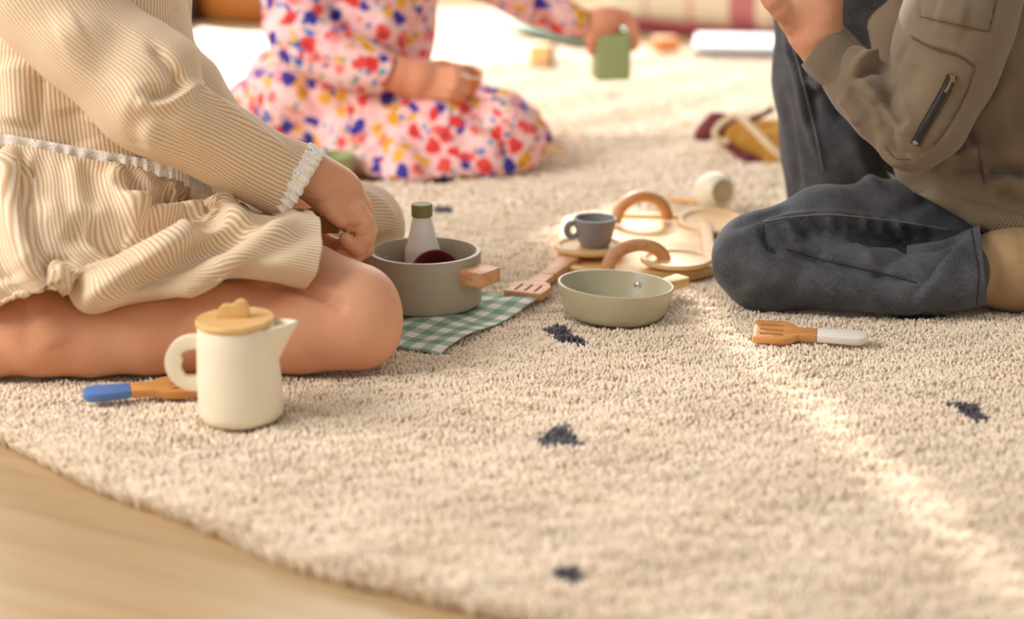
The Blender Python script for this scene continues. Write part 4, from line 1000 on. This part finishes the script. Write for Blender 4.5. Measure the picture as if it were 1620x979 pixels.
# jacket torso
fold_gain = 1.8
tj = chain([K(1640, 300, 2.26, 130), K(1610, 170, 2.25, 150), K(1580, 20, 2.24, 130), K(1560, -80, 2.24, 100)], .03)
tj += [cap(K(1480, 240, 2.20, 62), K(1600, 290, 2.18, 80)), cap(K(1460, 262, 2.19, 44), K(1560, 300, 2.17, 55)), cap(K(1450, 40, 2.32, 60), K(1470, 200, 2.28, 60)), cap(K(1440, -60, 2.22, 50), K(1660, -70, 2.34, 52)), cap(K(1395, 40, 2.33, 22), K(1440, 120, 2.30, 50)), cap(K(1560, 320, 2.19, 44), K(1660, 330, 2.17, 60))]
jtl = [([(1470, 200), (1490, 250), (1500, 290)], .012, .006), ([(1500, 180), (1512, 230), (1520, 260)], .010, -.007), ([(1600, 130), (1560, 170), (1530, 185)], .014, .006), ([(1560, 70), (1545, 115), (1520, 150)], .012, -.008), ([(1520, 165), (1528, 210), (1545, 235)], .006, -.006), ([(1510, 150), (1518, 200), (1530, 240)], .008, .005), ([(1548, 60), (1600, 95), (1640, 110)], .02, .005),
       ([(1545, 240), (1555, 290)], .003, -.002), ([(1490, 258), (1530, 240), (1548, 236)], .009, .007), ([(1480, 275), (1530, 265), (1560, 262)], .009, -.007), ([(1560, 275), (1590, 268), (1625, 280)], .008, -.012), ([(1556, 290), (1600, 282), (1640, 300)], .008, .007),
       ([(1570, 250), (1610, 225), (1640, 220)], .016, .005), ([(1590, 180), (1640, 170)], .02, -.005), ([(1580, 300), (1600, 320), (1640, 330)], .007, -.007), ([(1440, 300), (1500, 300), (1560, 318)], .007, .004), ([(1605, 0), (1590, 50), (1575, 90)], .003, -.003)]
jt, VT, QT = sdf_obj('jacket', tj, .0048, .02, MT['jacket'], b1, jtl, (.0022, 42, 6))
# waist ribbing
rib = [(1660, 430, 2.16, 1640, 250, 2.30, .10)]
rbp = []
Vr, Qr, ur, vr = loft([(1384, 268, 2.16, 1780, 300, 2.30, .11), (1400, 282, 2.155, 1780, 330, 2.30, .118), (1425, 298, 2.15, 1780, 350, 2.30, .12), (1450, 312, 2.15, 1780, 372, 2.30, .118)], 160, 24)
# sleeve of the near arm
slv = [K(1548, -70, 2.16, 92), K(1512, 40, 2.13, 86), K(1492, 110, 2.12, 78), K(1462, 190, 2.105, 66), K(1440, 214, 2.10, 52)]
fa = [K(1440, 214, 2.10, 50), K(1400, 178, 2.115, 48), K(1362, 138, 2.14, 48), K(1345, 118, 2.15, 46)]
jsl = [([(1408, 128), (1404, 150), (1418, 180), (1432, 200)], .008, -.010), ([(1440, 58), (1470, 76), (1510, 88), (1545, 108)], .004, -.0025), ([(1440, 54), (1475, 70), (1515, 82), (1548, 102)], .004, .0025),
       ([(1545, 108), (1528, 150), (1500, 200), (1475, 232), (1450, 246)], .003, -.0015), ([(1455, 0), (1460, 30), (1500, 40), (1565, 52)], .003, -.002), ([(1580, -10), (1572, 30), (1565, 52)], .003, -.002),
       ([(1395, 205), (1402, 240), (1430, 262)], .008, .005), ([(1378, 150), (1395, 190), (1400, 225)], .008, -.006), ([(1350, 110), (1370, 92), (1385, 90)], .007, .007), ([(1355, 125), (1380, 108), (1400, 112)], .006, -.006), ([(1330, 150), (1345, 170), (1360, 200)], .010, .004), ([(1340, 140), (1365, 165), (1380, 200)], .008, -.004), ([(1362, 120), (1372, 140), (1390, 160)], .007, .004),
       ([(1420, 160), (1432, 190), (1428, 215)], .009, .005), ([(1450, 100), (1440, 130), (1420, 140)], .012, -.003), ([(1435, 70), (1425, 90), (1420, 110)], .004, -.002), ([(1405, 200), (1415, 235), (1440, 250)], .005, -.005), ([(1480, 20), (1530, 30)], .02, .004)]
js, VSl, QSl = sdf_obj('jacket_sleeve', chain(slv, .02)+chain(fa, .012), .0036, .006, MT['jacket'], b1, jsl, (.0016, 55, 9))
fs = [(1640, -20, 2.36, 1630, -130, 2.34, .05), (1590, 0, 2.40, 1560, -150, 2.38, .06), (1500, -15, 2.42, 1480, -135, 2.42, .05), (1420, -40, 2.38, 1390, -135, 2.38, .042), (1370, -45, 2.30, 1345, -125, 2.30, .038)]
ringloft('jacket_sleeve', fs, 70, 40, MT['jacket'], b1, .003, 1, (), None, (.003, 40, 4))
fold_gain = 1.35
# ribbed cuff
cf, VC, QC = ringloft('sleeve_cuff', [(1352, 158, 2.135, 1388, 92, 2.165, .036), (1330, 150, 2.14, 1376, 82, 2.17, .040), (1305, 138, 2.15, 1352, 58, 2.18, .040), (1283, 122, 2.155, 1336, 42, 2.185, .039), (1268, 104, 2.16, 1324, 36, 2.19, .037), (1273, 102, 2.16, 1322, 42, 2.19, .034)], 220, 50, MT['rib'], b1, .002, 75)
# jacket hem ribbing along the bottom front
hb = [(1418, 291, 2.26), (1461, 312, 2.15), (1517, 343, 2.14), (1549, 362, 2.135), (1640, 392, 2.13)]
tb_ = [(1424, 283, 2.26), (1480, 284, 2.16), (1540, 308, 2.14), (1575, 326, 2.13), (1660, 350, 2.12)]
nP, nR = 120, 14; A_ = cr(np.array([at(*p) for p in hb]), nP); B_ = cr(np.array([at(*p) for p in tb_]), nP); V = []; st = []
for i in range(nP):
    for j in range(nR):
        f = j/(nR-1); V.append(A_[i]*(1-f)+B_[i]*f+np.array([0, -.010*math.sin(math.pi*f)**.5, 0])); st.append(i/nP*62)
for i in range(nP):
    V.append(A_[i]+np.array([.0, .05, .004])); st.append(i/nP*62)
Fc = [(i*nR+j, (i+1)*nR+j, (i+1)*nR+j+1, i*nR+j+1) for i in range(nP-1) for j in range(nR-1)]+[(nP*nR+i, nP*nR+i+1, (i+1)*nR, i*nR) for i in range(nP-1)]
me = mk(V, Fc); setst(me, st); solid(link('waistband', me, MT['rib'], b1), .003)
# zip on the sleeve
zp = [(1506, 118), (1496, 142), (1476, 178), (1460, 205), (1448, 228)]
W = on(VSl, QSl, zp, .0008)
zt = add('sleeve_zip', tube(W, .0042, 10, samples=40), MT['black'], b1)
W2 = on(VSl, QSl, zp, .0042); Z = cr(np.array(W2), 46)
tv = [];
for i in range(2, 44):
    tt_ = rbox(.0036, .0012, .0012, .0002, 1); tv.append((xform(tt_[0], TR(Z[i], 0, 0, 0)), tt_[1]))
add('zip_teeth', merge(*tv), plain('dark_metal', '3C3A38', .35, .02, 20, 0, 0, Metallic=.8), zt)
for pts in ([(1498, 118), (1488, 140), (1468, 175), (1452, 203), (1440, 226)], [(1514, 120), (1504, 146), (1484, 182), (1468, 208), (1456, 232)]): seam('zip_seam', pts, VSl, QSl, .0006, MT['khaki_thread'], b1)
pl = on(VSl, QSl, [(1507, 122), (1500, 138), (1495, 146)], .006)
if len(pl) > 2:
    add('zip_puller', merge(tube(pl, .0018, 8, samples=10), (xform(rbox(.006, .004, .009, .001)[0], TR(pl[0]-np.array([0, 0, .006]))), rbox(.006, .004, .009, .001)[1])), plain('brass_metal', '8F7C5C', .3, .02, 20, 0, 0, Metallic=.8), zt)
eb = on(VSl, QSl, [(1448, 229)], .004)
if eb: add('zip_stop', (xform(rbox(.006, .003, .005, .001)[0], TR(eb[0])), rbox(.006, .003, .005, .001)[1]), plain('zip_end', 'A79B88', .3, .02, 20, 0, 0, Metallic=.7), zt)
for pts in ([(1441, 57), (1475, 74), (1515, 86), (1545, 106)], [(1443, 61), (1477, 78), (1517, 90), (1541, 108)], [(1541, 108), (1528, 150), (1502, 198), (1478, 230)], [(1400, 232), (1416, 250), (1440, 252)], [(1455, 26), (1500, 36), (1562, 50)], [(1578, -20), (1572, 20), (1564, 50)]): seam('sleeve_stitching', pts, VSl, QSl, .00055, MT['khaki_thread'], b1)
seam('jacket_stitching', [(1548, 235), (1553, 262), (1557, 292)], VT, QT, .0006, MT['khaki_thread'], b1)

# ------------------------------------------------------------------ child in the floral dress (behind)
g3 = thing('person', 'kneeling child in a pink floral dress holding an orange cup, out of focus behind', 'person', G(620, 280))
Y3 = 2.98
b3 = at(560, -260, 3.02)
pr = chain([K(540, 170, 3.05, 95), K(560, 40, 3.02, 92), K(565, -70, 3.02, 84)])+[cap(K(480, -110, 2.98, 40), K(650, -110, 3.08, 40)), cap(K(565, -120, 3.02, 30), K(570, -190, 3.02, 30)), ell(b3, (.078, .075, .092)), ell(b3+np.array([.03, -.03, -.045]), (.04, .045, .038)), ell(b3+np.array([.045, -.06, -.015]), (.012, .012, .013))]
pr += chain([K(545, 190, 3.0, 60), K(790, 235, 2.93, 40), K(560, 255, 2.93, 30), K(430, 262, 2.95, 24)])+chain([K(560, 170, 3.1, 60), K(820, 200, 3.1, 38), K(600, 230, 3.12, 28)])
pr += chain([K(462, -70, 2.96, 34), K(468, 70, 2.92, 34), K(540, 100, 2.90, 30), K(615, 118, 2.89, 25)])
pr += chain([K(650, -90, 3.08, 34), K(760, -28, 3.09, 24), K(850, 14, 3.10, 24), K(900, 30, 3.10, 19), K(935, 40, 3.10, 19)])
sdf_obj('body', pr, .006, .014, MT['skin2'], g3); body3 = C.objects[-1]
Yh = 2.885
h3 = chain([K(585, 112, Yh, 24), K(630, 118, Yh, 27), K(665, 126, Yh, 29), K(690, 132, Yh, 24)], .010)
for (x0, y0, x1, y1, x2, y2, dy) in ((685, 118, 718, 114, 740, 118, .0), (688, 128, 722, 124, 742, 130, -.010), (688, 138, 718, 138, 738, 143, -.014), (682, 146, 710, 150, 728, 154, -.012)):
    h3 += chain([K(x0, y0, Yh+dy, 13), K(x1, y1, Yh+dy-.010, 9.5), K(x2, y2, Yh+dy-.002, 8)], .0035)
h3 += chain([K(665, 108, Yh+.01, 14), K(700, 104, Yh+.025, 10), K(728, 108, Yh+.03, 8.5)], .004)
Yg = 3.10
h4 = chain([K(900, 30, Yg, 20), K(935, 38, Yg, 22), K(955, 34, Yg, 24), K(968, 30, Yg, 20)], .008)
h4 += chain([K(945, 42, Yg-.01, 15), K(936, 62, Yg-.014, 10), K(936, 80, Yg-.008, 8)], .004)
for (dx, dy, q) in ((0, 0, 1), (4, .012, .96), (7, .024, .9), (9, .034, .8)):
    h4 += chain([K(968, 24, Yg+dy, 13), K(988, 26, Yg+dy, 9.5), K(1001, 44, Yg+dy, 9), K(1002+dx*.2, 44+30*q, Yg+dy, 8)], .004)
V, Q = sdf_mesh(h3, .003, .008); V2, Q2 = sdf_mesh(h4, .003, .008)
me = body3.data; nb = len(me.vertices); Vb = np.zeros(nb*3, np.float32); me.vertices.foreach_get('co', Vb); Vb = Vb.reshape(-1, 3)
Qb = np.zeros(len(me.loops), np.int32); me.loops.foreach_get('vertex_index', Qb); Qb = Qb.reshape(-1, 4)
newme = mk_quads(np.vstack([Vb, V, V2]), np.vstack([Qb, Q+nb, Q2+nb+len(V)]), 'body'); newme.materials.append(MT['skin2']); newme.polygons.foreach_set('use_smooth', [True]*len(newme.polygons)); body3.data = newme
sdf_obj('hair', [ell(b3+np.array([-.015, .01, .015]), (.084, .084, .09)), cap((b3+np.array([-.02, .05, -.03]), .05), (b3+np.array([-.02, .07, -.15]), .03))], .007, .02, MT['hair2'], g3, noise=(.003, 120, 2))
# dress: bodice and skirt
dr = chain([K(545, 130, 3.05, 118), K(572, 50, 3.03, 112), K(585, -60, 3.03, 108), K(570, -110, 3.03, 80)], .02)
sdf_obj('bodice', dr, .006, .02, MT['floral'], g3, [([(690, 20), (670, 60), (650, 85)], .02, -.006), ([(600, 20), (620, 60), (640, 90)], .02, .006), ([(520, 30), (580, 70), (640, 92)], .015, -.01)], (.003, 40, 3))
skp = chain([K(500, 165, 3.05, 108), K(600, 190, 2.99, 88), K(700, 205, 2.93, 76), K(790, 218, 2.90, 58), K(820, 226, 2.90, 40)], .03)
skp += chain([K(560, 170, 3.10, 80), K(700, 175, 3.06, 66), K(800, 190, 3.02, 44), K(850, 212, 2.97, 20), K(872, 222, 2.95, 5)], .02)+[cap(K(800, 245, 2.89, 24), K(828, 256, 2.88, 8))]
skp += chain([K(470, 170, 3.10, 90), K(420, 180, 3.14, 70), K(400, 170, 3.16, 40)], .03)+chain([K(560, 235, 2.93, 52), K(620, 262, 2.86, 28), K(700, 268, 2.85, 26), K(790, 262, 2.86, 16)], .025)
skp += [cap(K(470, 150, 3.0, 70), K(440, 130, 3.05, 46)), cap(K(660, 282, 2.83, 9), K(590, 276, 2.85, 14))]
def clip0(f, ax): return np.maximum(f, (.0-ax[2])[None, None, :])
sdf_obj('skirt', skp, .0055, .03, MT['floral'], g3, [([(745, 165), (775, 200), (800, 225), (805, 260)], .014, -.014), ([(760, 150), (810, 180), (860, 220)], .012, .006), ([(560, 190), (600, 240), (620, 280)], .02, -.008), ([(640, 190), (680, 230), (700, 275)], .02, -.005), ([(600, 190), (640, 240), (660, 280)], .02, .006), ([(480, 130), (520, 160), (560, 180)], .02, -.010), ([(440, 150), (430, 200)], .02, .006)], (.0035, 38, 2), clip0)
striped_loft('sleeve', [(470, -120, 3.01, 510, -140, 3.02, .03), (405, -60, 2.98, 520, -100, 2.98, .06), (410, 10, 2.95, 540, -30, 2.96, .06), (418, 60, 2.92, 530, 20, 2.94, .058), (452, 105, 2.90, 545, 42, 2.92, .052), (500, 128, 2.89, 570, 60, 2.90, .045), (560, 146, 2.885, 605, 78, 2.89, .038), (604, 146, 2.88, 628, 88, 2.885, .031)], 80, 70, 1, g3, [([(470, 60), (500, 90), (540, 110)], .012, -.006), ([(520, 50), (560, 80), (610, 95)], .012, .005)], None, .002, 0, (.003, 45, 5), MT['floral'])
striped_loft('sleeve', [(610, -50, 3.04, 620, -115, 3.05, .03), (680, -25, 3.06, 695, -130, 3.06, .055), (770, 10, 3.08, 780, -60, 3.08, .045), (850, 42, 3.10, 868, -22, 3.10, .04), (905, 56, 3.10, 918, 4, 3.10, .034), (925, 58, 3.10, 938, 14, 3.10, .028)], 70, 50, 1, g3, [([(850, 0), (865, 30), (880, 48)], .010, -.008)], None, .002, 0, (.003, 45, 6), MT['floral'])
# held things
oc = at(742, 125, Yh-.0); oh = thing('toy_cup', 'orange toy cup with a painted rim highlight held above the floral skirt', 'cup', oc)
add('cup_body', lathe([(.010, -.026), (.014, -.025), (.019, -.01), (.021, .012), (.0195, .0125), (.017, -.01), (.010, -.021), (.002, -.021)], 40), plain('orange_lacquer', 'D9824A', .5), oh, TR(oc) @ TR((0, 0, 0), math.radians(18), math.radians(14)))
add('cup_rim_highlight', lathe([(.0192, .012), (.0212, .012), (.0212, .0150), (.0192, .0150), (.0192, .012)], 40, False), MT['white'], oh, TR(oc) @ TR((0, 0, 0), math.radians(18), math.radians(14)))  # white ring standing in for the highlight on the rim
gc = at(966, 124, Yg+.01); hz = at(966, 50, Yg+.01)[2]-gc[2]; wx = 56*mpp(gc)
cn = thing('toy_canister', 'olive green square toy canister held by its lid above the rug', 'canister', gc)
add('canister_body', rbox(wx, wx*.95, hz, .006, 4), MT['green'], cn, TR(gc, 0, 0, .12))
add('lid', rbox(wx*.5, wx*.5, .012, .004, 3), MT['beech'], cn, TR(gc+np.array([0, 0, hz-.001]), 0, 0, .12))

# small facial parts
for who, c, f, side in ((g1, hd[0], np.array([.96, -.28, 0]), np.array([.28, .96, 0])), (b1, hb2, np.array([-.96, -.28, 0]), np.array([.28, -.96, 0])), (g3, b3, np.array([.62, -.78, 0]), np.array([.78, .62, 0]))):
    f = f/np.linalg.norm(f); side = side/np.linalg.norm(side); me_ = [o for o in C.objects if o.parent == who and o.name.startswith('body')][0].data
    bv = BVHTree.FromPolygons([v.co for v in me_.vertices], [p.vertices for p in me_.polygons])
    for s_ in (-1, 1):
        h_ = bv.ray_cast(Vector(c+side*.026*s_+f*.2), Vector(-f))
        if h_[0] is not None: sdf_obj('eye', [ell(np.array(h_[0]), (.0075, .0075, .0055))], .0012, .001, MT['black'], who)
    h_ = bv.ray_cast(Vector(c+f*.2-np.array([0, 0, .052])), Vector(-f))
    if h_[0] is not None: q = np.array(h_[0]); sdf_obj('mouth', [cap((q-side*.013, .0035), (q+side*.013, .0035))], .0012, .001, plain('lips', 'B9605A', .5), who)
# legs press into the pile
def press_line(js, f=.42):
    for i in range(len(js)-1):
        for t_ in np.linspace(0, 1, 8): press_at(js[i][0]*(1-t_)+js[i+1][0]*t_, (js[i][1]*(1-t_)+js[i+1][1]*t_)*f, -.006)
press_line(calf); press_line(foot); press_line(near_calf+[sock])
for a, b in ((510, 262), (600, 268), (680, 270), (760, 262), (830, 230), (450, 220)): press_at(G(a, b), .07, -.012)
build_pile()
